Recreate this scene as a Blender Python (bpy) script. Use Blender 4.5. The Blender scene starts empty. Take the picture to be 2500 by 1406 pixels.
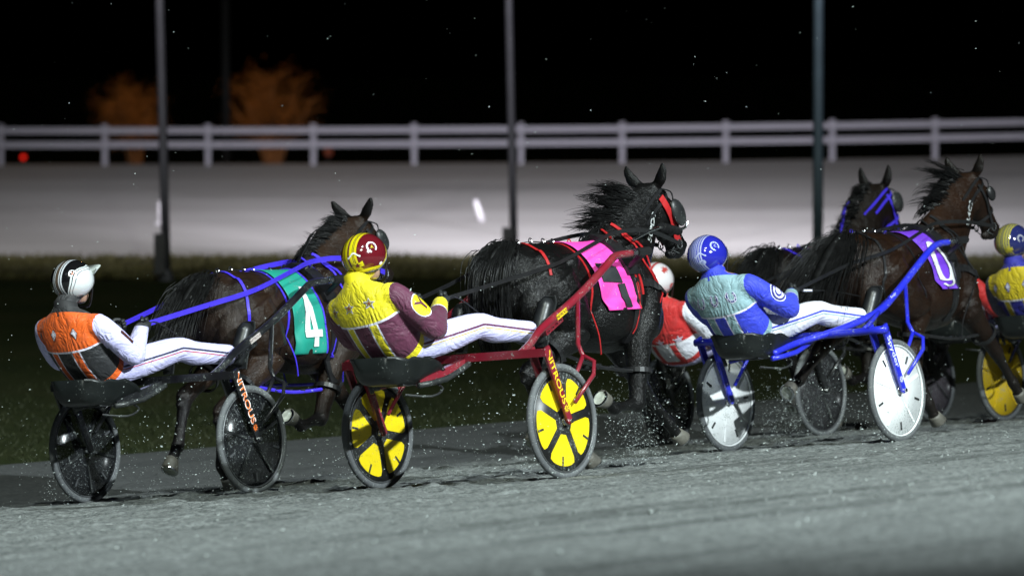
import bpy, bmesh, math, random
import numpy as np
from mathutils import Vector, Matrix
from mathutils.bvhtree import BVHTree

R = math.radians
S = bpy.context.scene
COL = S.collection
rng = random.Random(7)

# ------------------------------------------------------------------ camera
F_PX, Y_H, CAM_H = 13900.0, 172.0, 3.0
cam_d = bpy.data.cameras.new('camera')
cam = bpy.data.objects.new('camera', cam_d); COL.objects.link(cam)
cam.location = (0, 0, CAM_H)
cam.rotation_euler = (R(90) - math.atan((703 - Y_H) / F_PX), 0, 0)
cam_d.sensor_width = 36.0
cam_d.lens = F_PX / 2500.0 * 36.0
cam_d.clip_start = 1.0; cam_d.clip_end = 3000.0
cam_d.dof.use_dof = True
cam_d.dof.focus_distance = 36.0
cam_d.dof.aperture_fstop = 2.8
S.camera = cam

# ------------------------------------------------------------------ night sky
w = bpy.data.worlds.new('World'); S.world = w; w.use_nodes = True
bg = w.node_tree.nodes['Background']
sky = w.node_tree.nodes.new('ShaderNodeTexSky'); sky.sky_type = 'NISHITA'; sky.sun_disc = False
sky.sun_elevation = R(-4); sky.sun_rotation = R(200)
w.node_tree.links.new(sky.outputs[0], bg.inputs[0]); bg.inputs[1].default_value = 0.012

# ------------------------------------------------------------------ lights: the track's floodlights, and an added fill
def spot(name, loc, aim, power, size, blend, col, rad):
    d = bpy.data.lights.new(name, 'SPOT'); d.energy = power; d.spot_size = R(size); d.spot_blend = blend
    d.color = col; d.shadow_soft_size = rad
    o = bpy.data.objects.new(name, d); COL.objects.link(o); o.location = loc
    o.rotation_euler = (Vector(aim) - Vector(loc)).to_track_quat('-Z', 'Y').to_euler()
    return o
moon = bpy.data.lights.new('moon', 'SUN'); moon.energy = 0.02; moon.angle = R(12); moon.color = (.80, .95, 1)
mo = bpy.data.objects.new('moon', moon); COL.objects.link(mo); mo.rotation_euler = (R(42), 0, R(-18))
FLOODS = [  # near masts along the outer rail, an added infield fill, then those over the back straight
    ('floodlight_key', (27, 6, 22), (1.2, 30.8, .8), 140000, 43, 1.0, (.87, .98, 1.0), .35),
    ('floodlight_top', (5, 12, 36), (0.8, 30.0, .8), 26000, 44, 1.0, (.82, .96, 1.0), .7),
    ('infield_fill', (3, -12, 42), (0.0, 60.0, 0), 95000, 50, 1.0, (.90, 1.0, .88), .7),  # added unseen fill, lifts the dark infield in place of stray floodlight
    ('floodlight_back', (-9, 50, 26), (-2, 107, 0.2), 125000, 31, 1.0, (.98, .93, .97), .5),
    ('floodlight_back', (11, 52, 26), (5, 105, 0.2), 150000, 31, 1.0, (.90, .89, 1.0), .5),
    ('floodlight_back', (3, 70, 20), (1.5, 102.5, 0.1), 98000, 30, 1.0, (.96, .91, 1.0), .5),
]
for a in FLOODS: spot(*a)

S.view_settings.view_transform = 'Standard'; S.view_settings.look = 'None'
S.view_settings.gamma = 1.0; S.view_settings.use_curve_mapping = False
S.view_settings.exposure = 0.0
S.render.engine = 'CYCLES'
S.render.resolution_x = 1024; S.render.resolution_y = 575

# ------------------------------------------------------------------ material helpers
def srgb(r, g, b):
    f = lambda c: (c / 255 / 12.92) if c <= 10 else ((c / 255 + .055) / 1.055) ** 2.4
    return (f(r), f(g), f(b), 1)
class NT:
    def __init__(s, name):
        s.m = bpy.data.materials.new(name); s.m.use_nodes = True
        s.t = s.m.node_tree; s.n = s.t.nodes; s.b = s.n['Principled BSDF']; s.out = s.n['Material Output']
    def new(s, t, **kw):
        n = s.n.new('ShaderNode' + t)
        for k, v in kw.items(): setattr(n, k, v)
        return n
    def lk(s, a, b): s.t.links.new(a, b)
    def put(s, sock, v):
        if hasattr(v, 'is_linked'): s.lk(v, sock)
        else: sock.default_value = v
    def math(s, op, a, b=None, c=None):
        n = s.new('Math', operation=op); s.put(n.inputs[0], a)
        if b is not None: s.put(n.inputs[1], b)
        if c is not None: s.put(n.inputs[2], c)
        return n.outputs[0]
    def gt(s, a, b): return s.math('GREATER_THAN', a, b)
    def lt(s, a, b): return s.math('LESS_THAN', a, b)
    def band(s, a, lo, hi): return s.math('MULTIPLY', s.gt(a, lo), s.lt(a, hi))
    def AND(s, *a):
        r = a[0]
        for x in a[1:]: r = s.math('MULTIPLY', r, x)
        return r
    def OR(s, a, b): return s.math('MAXIMUM', a, b)
    def NOT(s, a): return s.math('SUBTRACT', 1.0, a)
    def absv(s, a): return s.math('ABSOLUTE', a)
    def mix(s, fac, a, b):
        n = s.new('MixRGB'); s.put(n.inputs[0], fac); s.put(n.inputs[1], a); s.put(n.inputs[2], b); return n.outputs[0]
    def obj(s): return s.new('TexCoord').outputs['Object']
    def attr(s, name):
        n = s.new('Attribute'); n.attribute_name = name; return n
    def xyz(s, v):
        n = s.new('SeparateXYZ'); s.lk(v, n.inputs[0]); return n.outputs
    def mapping(s, v, sc=(1, 1, 1), rot=(0, 0, 0)):
        n = s.new('Mapping'); s.lk(v, n.inputs[0]); n.inputs['Scale'].default_value = sc; n.inputs['Rotation'].default_value = rot
        return n.outputs[0]
    def noise(s, scale, detail=4, v=None, rough=.55, dist=0):
        n = s.new('TexNoise'); n.inputs['Scale'].default_value = scale; n.inputs['Detail'].default_value = detail
        n.inputs['Roughness'].default_value = rough; n.inputs['Distortion'].default_value = dist
        s.lk(v if v is not None else s.obj(), n.inputs[0]); return n.outputs[0]
    def ramp(s, fac, stops):
        n = s.new('ValToRGB'); s.lk(fac, n.inputs[0]); e = n.color_ramp.elements
        while len(e) < len(stops): e.new(.5)
        for i, (p, c) in enumerate(stops):
            e[i].position = p; e[i].color = c if len(c) == 4 else (*c, 1)
        return n.outputs[0]
    def bump(s, h, strength=.3, dist=.01):
        n = s.new('Bump'); n.inputs['Strength'].default_value = strength; n.inputs['Distance'].default_value = dist
        s.lk(h, n.inputs['Height'])
        prev = s.b.inputs['Normal']
        if prev.is_linked: s.lk(prev.links[0].from_socket, n.inputs['Normal'])
        s.lk(n.outputs[0], s.b.inputs['Normal'])
    def set(s, **kw):
        for k, v in kw.items(): s.put(s.b.inputs[k.replace('_', ' ')], v)
        return s
def shade(c, k): return (c[0] * k, c[1] * k, c[2] * k, 1)
MATS = {}
def simple(name, c, rough=.5, metal=0.0, var=.18, scale=9, bump=.15, bscale=60, bdist=.003, **kw):
    if name in MATS: return MATS[name]
    t = NT(name); c = (*c[:3], 1)
    nz = t.noise(scale, 5)
    t.set(Base_Color=t.ramp(nz, [(.3, shade(c, 1 - var)), (.7, shade(c, 1 + var))]), Metallic=metal)
    t.set(Roughness=t.math('MULTIPLY_ADD', t.noise(scale * 2.3, 3), .3, max(0, rough - .15)))
    if bump: t.bump(t.noise(bscale, 3), bump, bdist)
    for k, v in kw.items(): t.put(t.b.inputs[k.replace('_', ' ')], v)
    MATS[name] = t.m; return t.m
def muddy(name, c, rough=.35, metal=0.0, mud=.45, dirt=(.30, .33, .31)):
    """paint or plastic with dried track splash on it"""
    if name in MATS: return MATS[name]
    t = NT(name); c = (*c[:3], 1)
    sp = t.noise(70, 6, rough=.7); lo = t.noise(5, 3)
    m = t.math('MULTIPLY', t.math('GREATER_THAN', t.math('ADD', sp, t.math('MULTIPLY', lo, .35)), .86 - mud * .14), .75)
    film = t.math('MULTIPLY', t.math('SUBTRACT', lo, .35), mud * .5); film = t.math('MAXIMUM', film, 0.0)
    col = t.mix(film, c, (*dirt, 1)); col = t.mix(m, col, (*dirt, 1))
    t.set(Base_Color=col, Metallic=metal, Roughness=t.math('MULTIPLY_ADD', m, .4, rough))
    t.bump(sp, .12, .002)
    MATS[name] = t.m; return t.m

# ------------------------------------------------------------------ geometry helpers
def V(*a): return Vector(a)
class MB:
    """collects verts and faces of ONE mesh"""
    def __init__(s): s.v = []; s.f = []
    def add(s, vs, fs):
        o = len(s.v); s.v += [tuple(x) for x in vs]; s.f += [tuple(i + o for i in f) for f in fs]; return s
    def box(s, c, sz, ax=None):
        a = ax or (V(1, 0, 0), V(0, 1, 0), V(0, 0, 1)); c = Vector(c)
        vs = [c + a[0] * (i * sz[0] / 2) + a[1] * (j * sz[1] / 2) + a[2] * (k * sz[2] / 2) for i in (-1, 1) for j in (-1, 1) for k in (-1, 1)]
        return s.add(vs, [(0, 1, 3, 2), (4, 6, 7, 5), (0, 4, 5, 1), (2, 3, 7, 6), (0, 2, 6, 4), (1, 5, 7, 3)])
    def rings(s, rings, cap=True):
        n = len(rings[0]); vs = [p for r in rings for p in r]; fs = []
        for i in range(len(rings) - 1):
            for j in range(n):
                k = (j + 1) % n; fs.append((i * n + j, i * n + k, (i + 1) * n + k, (i + 1) * n + j))
        if cap:
            fs.append(tuple(reversed(range(n)))); fs.append(tuple(range((len(rings) - 1) * n, len(rings) * n)))
        return s.add(vs, fs)
    def tube(s, pts, rad, n=10, sub=1, flat=1.0, up=V(0, 0, 1), cap=True):
        pts = [Vector(p) for p in pts]
        rad = [rad] * len(pts) if not hasattr(rad, '__len__') else list(rad)
        if sub > 1: pts, rad = catmull(pts, rad, sub)
        rs = []
        for i, p in enumerate(pts):
            t = (pts[min(i + 1, len(pts) - 1)] - pts[max(i - 1, 0)])
            t = t.normalized() if t.length > 1e-9 else V(1, 0, 0)
            a = t.cross(up)
            if a.length < 1e-3: a = t.cross(V(0, 1, 0))
            a.normalize(); b = a.cross(t).normalized()
            rs.append([p + a * (math.cos(q) * rad[i]) + b * (math.sin(q) * rad[i] * flat) for q in [2 * math.pi * j / n for j in range(n)]])
        return s.rings(rs, cap)
    def ribbon(s, pts, wdir, w, th=.003):
        """flat strap with thickness; wdir one vector or a list"""
        pts = [Vector(p) for p in pts]; rs = []
        for i, p in enumerate(pts):
            t = (pts[min(i + 1, len(pts) - 1)] - pts[max(i - 1, 0)]).normalized()
            wd = Vector(wdir[i] if isinstance(wdir, list) else wdir); wd = (wd - t * wd.dot(t)).normalized()
            nn = t.cross(wd).normalized(); ww = w[i] if hasattr(w, '__len__') else w
            rs.append([p + wd * ww / 2 + nn * th / 2, p - wd * ww / 2 + nn * th / 2, p - wd * ww / 2 - nn * th / 2, p + wd * ww / 2 - nn * th / 2])
        return s.rings(rs)
    def ellipsoid(s, c, r, n=14, m=9, rot=None):
        c = Vector(c); rs = []
        for i in range(1, m):
            th = math.pi * i / m; ring = []
            for j in range(n):
                q = 2 * math.pi * j / n
                d = V(math.sin(th) * math.cos(q) * r[0], math.sin(th) * math.sin(q) * r[1], -math.cos(th) * r[2])
                if rot: d = rot @ d
                ring.append(c + d)
            rs.append(ring)
        return s.rings(rs)
    def lathe_y(s, prof, c, n=48, closed=True):
        """profile [(radius, y)] turned round the y axis through c"""
        c = Vector(c); k = len(prof); vs = []; fs = []
        for j in range(n):
            q = 2 * math.pi * j / n
            vs += [c + V(math.cos(q) * r, y, math.sin(q) * r) for r, y in prof]
        for j in range(n):
            l = (j + 1) % n
            for i in range(k if closed else k - 1):
                h = (i + 1) % k; fs.append((j * k + i, j * k + h, l * k + h, l * k + i))
        return s.add(vs, fs)
def catmull(pts, rad, sub):
    P, Q = [], []
    n = len(pts)
    for i in range(n - 1):
        p0, p1, p2, p3 = pts[max(i - 1, 0)], pts[i], pts[i + 1], pts[min(i + 2, n - 1)]
        for k in range(sub):
            t = k / sub
            P.append(.5 * ((2 * p1) + (p2 - p0) * t + (2 * p0 - 5 * p1 + 4 * p2 - p3) * t * t + (3 * p1 - p0 - 3 * p2 + p3) * t ** 3))
            Q.append(rad[i] * (1 - t) + rad[i + 1] * t)
    P.append(pts[-1]); Q.append(rad[-1]); return P, Q
def dens(pts, sub):
    pts = [Vector(p) for p in pts]; return catmull(pts, [0] * len(pts), sub)[0]
def make_mesh(name, v, f, smooth=False):
    me = bpy.data.meshes.new(name); me.from_pydata([tuple(x) for x in v], [], f); me.update()
    if smooth: me.shade_smooth()
    return me
def link(name, me, mat=None, parent=None):
    o = bpy.data.objects.new(name, me); COL.objects.link(o)
    if mat is not None and not me.materials: me.materials.append(mat)
    if parent is not None: o.parent = parent
    return o
def tag(o, label=None, cat=None, group=None, kind=None):
    if label: o['label'] = label
    if cat: o['category'] = cat
    if group: o['group'] = group
    if kind: o['kind'] = kind
    return o
class Thing:
    """an Empty at the thing's base; parts are given in rig coordinates"""
    def __init__(s, name, label, cat, mw, base=(0, 0, 0), group=None):
        s.o = bpy.data.objects.new(name, None); COL.objects.link(s.o); s.o.empty_display_size = .2
        s.base = Vector(base); s.o.matrix_world = mw @ Matrix.Translation(s.base)
        tag(s.o, label, cat, group)
    def part(s, name, mb, mat, parent=None, smooth=False, fix=True):
        me = make_mesh(name, [Vector(v) - s.base for v in mb.v], mb.f, smooth)
        if fix:
            bm = bmesh.new(); bm.from_mesh(me); bmesh.ops.recalc_face_normals(bm, faces=bm.faces); bm.to_mesh(me); bm.free()
            if smooth: me.shade_smooth()
        return link(name, me, mat, parent or s.o)
    def mesh(s, name, me, mat, parent=None):
        me.transform(Matrix.Translation(-s.base)); return link(name, me, mat, parent or s.o)
def remesh(mb, voxel, it=4, fac=.5):
    me = make_mesh('tmp', mb.v, mb.f)
    bm = bmesh.new(); bm.from_mesh(me); bmesh.ops.recalc_face_normals(bm, faces=bm.faces); bm.to_mesh(me); bm.free()
    o = bpy.data.objects.new('tmp', me); COL.objects.link(o)
    m = o.modifiers.new('r', 'REMESH'); m.mode = 'VOXEL'; m.voxel_size = voxel
    m2 = o.modifiers.new('s', 'SMOOTH'); m2.factor = fac; m2.iterations = it
    dg = bpy.context.evaluated_depsgraph_get(); ev = o.evaluated_get(dg)
    out = bpy.data.meshes.new_from_object(ev); bpy.data.objects.remove(o); bpy.data.meshes.remove(me)
    out.shade_smooth(); return out
def bvh_of(me):
    return BVHTree.FromPolygons([v.co.copy() for v in me.vertices], [tuple(p.vertices) for p in me.polygons])
def coords(me):
    a = np.empty(len(me.vertices) * 3); me.vertices.foreach_get('co', a); return a.reshape(-1, 3)
def set_attr(me, name, arr):
    a = me.attributes.new(name, 'FLOAT_VECTOR', 'POINT'); a.data.foreach_set('vector', np.ascontiguousarray(arr, dtype=np.float32).ravel())
def seg_dist(P, pts):
    """distance of points to a polyline, and the parameter along it"""
    best = np.full(len(P), 1e9); par = np.zeros(len(P)); off = np.zeros((len(P), 3))
    for i in range(len(pts) - 1):
        a = np.array(pts[i]); d = np.array(pts[i + 1]) - a
        t = np.clip(((P - a) @ d) / (d @ d), 0, 1); q = P - (a + t[:, None] * d); r = np.linalg.norm(q, axis=1)
        k = r < best; best[k] = r[k]; par[k] = i + t[k]; off[k] = q[k]
    return best, par, off
# straps and flat prints laid on a surface
def snap(bvh, p, off):
    loc, nor, i, d = bvh.find_nearest(Vector(p))
    return loc + nor * off, nor
def strap_on(mb, bvh, pts, w, off=.006, sub=6, th=.005):
    P = [snap(bvh, p, off) for p in dens(pts, sub)]
    Q = [p for p, _ in P]; wd = []
    for i, (p, nn) in enumerate(P):
        t = (Q[min(i + 1, len(Q) - 1)] - Q[max(i - 1, 0)]).normalized(); wd.append(t.cross(nn))
    mb.ribbon(Q, wd, w, th)
def ring_on(mb, bvh, c, a, b, rad, w, off=.007, a0=0, a1=360, n=36, th=.006):
    c, a, b = Vector(c), Vector(a).normalized(), Vector(b).normalized(); Q = []; ax = a.cross(b)
    for i in range(n + 1):
        q = R(a0 + (a1 - a0) * i / n); d = a * math.cos(q) + b * math.sin(q)
        hit = bvh.ray_cast(c + d * rad, -d, rad)
        p = hit[0] if hit[0] is not None else c + d * rad * .3
        Q.append(p + d * off)
    mb.ribbon(Q, ax, w, th)
def decal(mb, bvh, v2, f2, o, U, Vv, off=.004):
    o, U, Vv = Vector(o), Vector(U), Vector(Vv)
    mb.add([snap(bvh, o + U * x + Vv * y, off)[0] for x, y in v2], f2)
def poly2d(pts, cuts=2):
    """filled outline, subdivided so that it can follow a curved surface"""
    bm = bmesh.new(); vs = [bm.verts.new((x, y, 0)) for x, y in pts]; bm.faces.new(vs)
    bmesh.ops.triangulate(bm, faces=bm.faces)
    if cuts: bmesh.ops.subdivide_edges(bm, edges=bm.edges, cuts=cuts, use_grid_fill=True)
    bmesh.ops.triangulate(bm, faces=bm.faces)
    bm.verts.index_update()
    r = ([(v.co.x, v.co.y) for v in bm.verts], [tuple(v.index for v in f.verts) for f in bm.faces]); bm.free(); return r
TXT = {}
def text2d(s, size):
    if s not in TXT:
        cu = bpy.data.curves.new('t', 'FONT'); cu.body = s; cu.align_x = 'CENTER'; cu.align_y = 'CENTER'; cu.size = 1; cu.offset = .012
        o = bpy.data.objects.new('t', cu); COL.objects.link(o)
        me = bpy.data.meshes.new_from_object(o.evaluated_get(bpy.context.evaluated_depsgraph_get()))
        TXT[s] = ([(v.co.x, v.co.y) for v in me.vertices], [tuple(p.vertices) for p in me.polygons])
        bpy.data.objects.remove(o); bpy.data.curves.remove(cu)
    v, f = TXT[s]; return [(x * size, y * size) for x, y in v], f
def star2d(r, k=.42, n=5, rot=90):
    return [(math.cos(R(rot + i * 180 / n)) * (r if i % 2 == 0 else r * k), math.sin(R(rot + i * 180 / n)) * (r if i % 2 == 0 else r * k)) for i in range(2 * n)]

# ------------------------------------------------------------------ the course: headings, bank, pixel rays
U = V(.588, .809, 0).normalized()                # running direction
NR = V(U.y, -U.x, 0)                             # to the driver's right
BANK = math.atan(.0875)
EY = -(NR * math.cos(BANK) + V(0, 0, math.sin(BANK))); EZ = U.cross(EY)
def track_z(L):
    return CAM_H - (.726 - .0875 * max(L, -26.0)) if L < -4 else CAM_H - (.726 + .35)
def at(L, A, z=None):
    p = NR * L + U * A; return V(p.x, p.y, track_z(L) if z is None else z)
def rig_matrix(O):
    m = Matrix((( U.x, EY.x, EZ.x, O[0]), (U.y, EY.y, EZ.y, O[1]), (U.z, EY.z, EZ.z, O[2]), (0, 0, 0, 1))); return m
HW = .705

# ------------------------------------------------------------------ numpy noise for the ground relief
def vnoise(x, y, seed):
    rs = np.random.RandomState(seed); T = rs.rand(256, 256)
    xi = np.floor(x).astype(int); yi = np.floor(y).astype(int); fx = x - xi; fy = y - yi
    fx = fx * fx * (3 - 2 * fx); fy = fy * fy * (3 - 2 * fy)
    g = lambda a, b: T[a % 256, b % 256]
    return (g(xi, yi) * (1 - fx) + g(xi + 1, yi) * fx) * (1 - fy) + (g(xi, yi + 1) * (1 - fx) + g(xi + 1, yi + 1) * fx) * fy - .5
def track_relief(L, A):
    h = vnoise(L * 12, A * 5, 1) * .014 + vnoise(L * 28, A * 13, 2) * .013 + vnoise(L * 3, A * .35, 3) * .008 + vnoise(L * 9, A * .3, 4) * .006
    h = h + np.maximum(0, vnoise(L * 7, A * .12, 8)) * .016
    for (l0, a1) in ((-19.90, 28.2), (-21.30, 28.0), (-22.95, 29.0), (-24.35, 28.8), (-20.75, 33.0), (-22.15, 32.9)):   # ruts the wheels leave
        d = (L - l0 - vnoise(A * .5, A * 0 + l0, 9) * .05) / .03
        h = h + np.where(A < a1, -.014 * np.exp(-d * d) + .008 * np.exp(-(np.abs(d) - 1.8) ** 2), 0)
    rs = np.random.RandomState(4)
    for k in range(900):                                                                                                  # hoof prints
        lc = rs.choice([-20.6, -21.5, -23.6, -24.6, -22.6, -18.5]) + rs.normal(0, .45); ac = rs.uniform(14, 40)
        i0, i1 = np.searchsorted(L[0], [lc - .2, lc + .2]); j0, j1 = np.searchsorted(A[:, 0], [ac - .25, ac + .25])
        if i1 - i0 < 3 or j1 - j0 < 2: continue
        l, a = L[j0:j1, i0:i1] - lc, A[j0:j1, i0:i1] - ac; rr = np.hypot(l / .065, a / .085)
        h[j0:j1, i0:i1] += -.028 * np.exp(-rr ** 4) + .014 * np.exp(-((rr - 1.45) / .35) ** 2)
    return h
# ------------------------------------------------------------------ ground of the infield, to the horizon
def grass_mat(name, a, b, c):
    t = NT(name); n1 = t.noise(.35, 6); n2 = t.noise(7, 6)
    col = t.ramp(n1, [(.3, a), (.5, b), (.72, c)])
    col = t.mix(t.math('MULTIPLY', n2, .7), col, shade((*a, 1), .45))
    t.set(Base_Color=col, Roughness=.95); t.put(t.b.inputs['Specular IOR Level'], .1)
    t.bump(t.noise(40, 5), .8, .03); return t.m
M_grass = grass_mat('infield_grass', (.024, .034, .012), (.036, .046, .015), (.050, .052, .022))
mb = MB(); n = 28
xs = np.concatenate([np.linspace(-900, -40, 8), np.linspace(-35, 35, 20), np.linspace(40, 900, 8)])
ys = np.concatenate([np.linspace(-200, 15, 5), np.linspace(20, 160, 30), np.linspace(200, 2500, 10)])
vs = [(x, y, -.03 + (rng.uniform(-.01, .01))) for y in ys for x in xs]
fs = [(j * len(xs) + i, j * len(xs) + i + 1, (j + 1) * len(xs) + i + 1, (j + 1) * len(xs) + i) for j in range(len(ys) - 1) for i in range(len(xs) - 1)]
tag(link('infield_ground', make_mesh('infield_ground', vs, fs), M_grass), kind='structure')

# near track: a banked sheet with real relief where the camera sees it
def track_mat(name, c0, c1, dark, streak=1.0, attr=True):
    t = NT(name)
    v = t.attr('la').outputs['Vector'] if attr else t.obj()
    st = t.noise(1.0, 6, t.mapping(v, (2.2, .16, 1)), rough=.62)
    fine = t.noise(1.0, 7, t.mapping(v, (30, 16, 1)), rough=.8)
    mid = t.noise(1.0, 5, t.mapping(v, (5, 1.6, 1)))
    col = t.ramp(fine, [(.34, shade((*c0, 1), .30)), (.5, c0), (.66, c1)])
    col = t.mix(t.math('MULTIPLY', t.ramp(mid, [(.45, (0, 0, 0)), (.75, (1, 1, 1))]), .28), col, (*dark, 1))
    col = t.mix(t.math('MULTIPLY', t.ramp(st, [(.50, (0, 0, 0)), (.64, (1, 1, 1))]), .55 * streak), col, (*dark, 1))  # streaks along the run: shadow lines and wet ground, painted into the colour
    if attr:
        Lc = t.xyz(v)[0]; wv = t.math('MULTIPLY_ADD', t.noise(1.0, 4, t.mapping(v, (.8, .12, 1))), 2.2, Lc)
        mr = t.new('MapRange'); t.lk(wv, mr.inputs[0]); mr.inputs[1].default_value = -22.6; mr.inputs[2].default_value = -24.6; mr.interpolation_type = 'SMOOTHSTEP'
        col = t.mix(t.math('MULTIPLY', mr.outputs[0], .80), col, (.075, .077, .080, 1))  # inner band: shadows of the teams and light falloff painted as darker colour
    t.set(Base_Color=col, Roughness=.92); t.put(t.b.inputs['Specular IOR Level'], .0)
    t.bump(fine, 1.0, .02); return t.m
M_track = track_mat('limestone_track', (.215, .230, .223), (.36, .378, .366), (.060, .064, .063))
Ls = np.concatenate([np.linspace(-28.6, -27.1, 6), np.arange(-27, -9, .032), np.linspace(-8.5, 10, 14)])
As = np.concatenate([np.linspace(-60, 12, 14), np.arange(13, 43, .065), np.linspace(44, 160, 20)])
LL, AA = np.meshgrid(Ls, As)
ZZ = np.where(LL < -4, CAM_H - (.726 - .0875 * np.maximum(LL, -26.0)), CAM_H - 1.076)
ZZ = ZZ + track_relief(LL, AA) * np.clip((LL + 28.6) / 1.0, 0, 1)
XX = NR.x * LL + U.x * AA; YY = NR.y * LL + U.y * AA
co = np.stack([XX, YY, ZZ], -1).reshape(-1, 3)
nl, na = len(Ls), len(As)
idx = np.arange(nl * na).reshape(na, nl)
quads = np.stack([idx[:-1, :-1], idx[1:, :-1], idx[1:, 1:], idx[:-1, 1:]], -1).reshape(-1, 4)
me = bpy.data.meshes.new('race_track'); me.vertices.add(len(co)); me.vertices.foreach_set('co', co.ravel())
me.loops.add(quads.size); me.loops.foreach_set('vertex_index', quads.ravel().astype(np.int32))
me.polygons.add(len(quads)); me.polygons.foreach_set('loop_start', np.arange(0, quads.size, 4, dtype=np.int32)); me.update(); me.validate(); me.shade_smooth()
bmq = me.polygons[0].normal.z
if bmq < 0: me.flip_normals()
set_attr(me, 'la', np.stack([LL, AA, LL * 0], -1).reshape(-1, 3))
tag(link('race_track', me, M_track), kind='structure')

# loose stones lying on the track
def chunk(mb, p, s, r):
    a = [V(r.gauss(0, 1), r.gauss(0, 1), r.gauss(0, 1)).normalized() for _ in range(1)][0]
    b = a.orthogonal().normalized(); c = a.cross(b)
    q = [a * s * r.uniform(.7, 1.6), b * s * r.uniform(.5, 1), c * s * r.uniform(.5, 1)]
    vs = [p + q[0], p - q[0], p + q[1], p - q[1], p + q[2], p - q[2]]
    mb.add(vs, [(0, 2, 4), (2, 1, 4), (1, 3, 4), (3, 0, 4), (2, 0, 5), (1, 2, 5), (3, 1, 5), (0, 3, 5)])
M_stone = simple('limestone_grit', (.22, .24, .23), .95, var=.35, scale=30)
mb = MB(); r2 = random.Random(3)
for _ in range(12000):
    A = r2.uniform(13, 41); L = r2.uniform(-26, -10)
    p = at(L, A); p.z += .004
    chunk(mb, p, min(.02, .0045 * math.exp(r2.gauss(0, .55))), r2)
tag(link('loose_grit', make_mesh('loose_grit', mb.v, mb.f), M_stone), 'small pale stones strewn over the grey track', 'stones', kind='stuff')

# grass tufts along the inner edge of the near track, and on the verge beyond
M_blade = simple('grass_blades', (.024, .030, .009), .8, var=.5, scale=3)
mb = MB()
for _ in range(14000):
    L = -28.7 - abs(r2.gauss(0, 4.5)); A = r2.uniform(26, 46); p = at(L, A, -.03)
    h = r2.uniform(.015, .05); q = r2.uniform(0, 6.28); d = V(math.cos(q), math.sin(q), 0)
    mb.add([p - d * .006, p + d * .006, p + V(r2.gauss(0, .03), r2.gauss(0, .03), h)], [(0, 1, 2)])
tag(link('infield_grass', make_mesh('infield_grass', mb.v, mb.f), M_blade), 'short dark grass inside the near track', 'grass', kind='stuff')

# back straight: verge, banked track beyond it
def sheet(name, rows, mat, nx=60, x0=-60, x1=60, rough=0.0):
    """rows: (Y, z) from near to far"""
    xs = np.linspace(x0, x1, nx); vs = []; fs = []
    for (y, z) in rows:
        for x in xs: vs.append((x, y + 0.0, z + far_rise(x) * min(1, max(0, (y - 95) / 45)) + rng.uniform(-rough, rough)))
    for j in range(len(rows) - 1):
        for i in range(nx - 1): fs.append((j * nx + i, j * nx + i + 1, (j + 1) * nx + i + 1, (j + 1) * nx + i))
    return tag(link(name, make_mesh(name, vs, fs, True), mat), kind='structure')
def far_rise(x): return .006 * x + .0006 * x * abs(x) * (1 if x > 0 else -.4)
M_verge = grass_mat('verge_grass', (.022, .023, .005), (.045, .042, .010), (.075, .066, .032))
sheet('verge', [(82.3, -.02), (83.5, .0), (85, .02), (87, .03), (89, .02), (91.5, .012)], M_verge, 240, rough=.02)
mb = MB()
for _ in range(26000):
    x = r2.uniform(-13, 13); y = r2.uniform(82.3, 91.3); h = r2.uniform(.05, .13); q = r2.uniform(0, 6.28)
    p = V(x, y, -.01); d = V(math.cos(q), math.sin(q), 0)
    mb.add([p - d * .02, p + d * .02, p + V(r2.gauss(0, .04), r2.gauss(0, .04), h)], [(0, 1, 2)])
M_dry = simple('dry_grass', (.040, .037, .008), .8, var=.6, scale=.6)
tag(link('verge_grass', make_mesh('verge_grass', mb.v, mb.f), M_dry), 'dry olive grass on the verge before the back straight', 'grass', kind='stuff')
t = NT('back_straight_stone')
v = t.obj(); band = t.noise(1.0, 4, t.mapping(v, (.02, .22, 1))); fine = t.noise(6, 6)
col = t.ramp(band, [(.30, (.30, .29, .285)), (.5, (.35, .345, .335)), (.70, (.41, .405, .40))])
col = t.mix(t.math('MULTIPLY', fine, .35), col, (.2, .2, .2, 1)); t.set(Base_Color=col, Roughness=.95); t.bump(fine, .4, .02)
sheet('back_straight', [(91, .004), (93, .012), (100, .06), (110, .16), (120, .32), (130, .50), (140.5, .70), (142, .70)], t.m, 60)
sheet('outer_bank', [(141.9, .69), (146, .3), (170, .02)], M_grass, 60)

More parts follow.
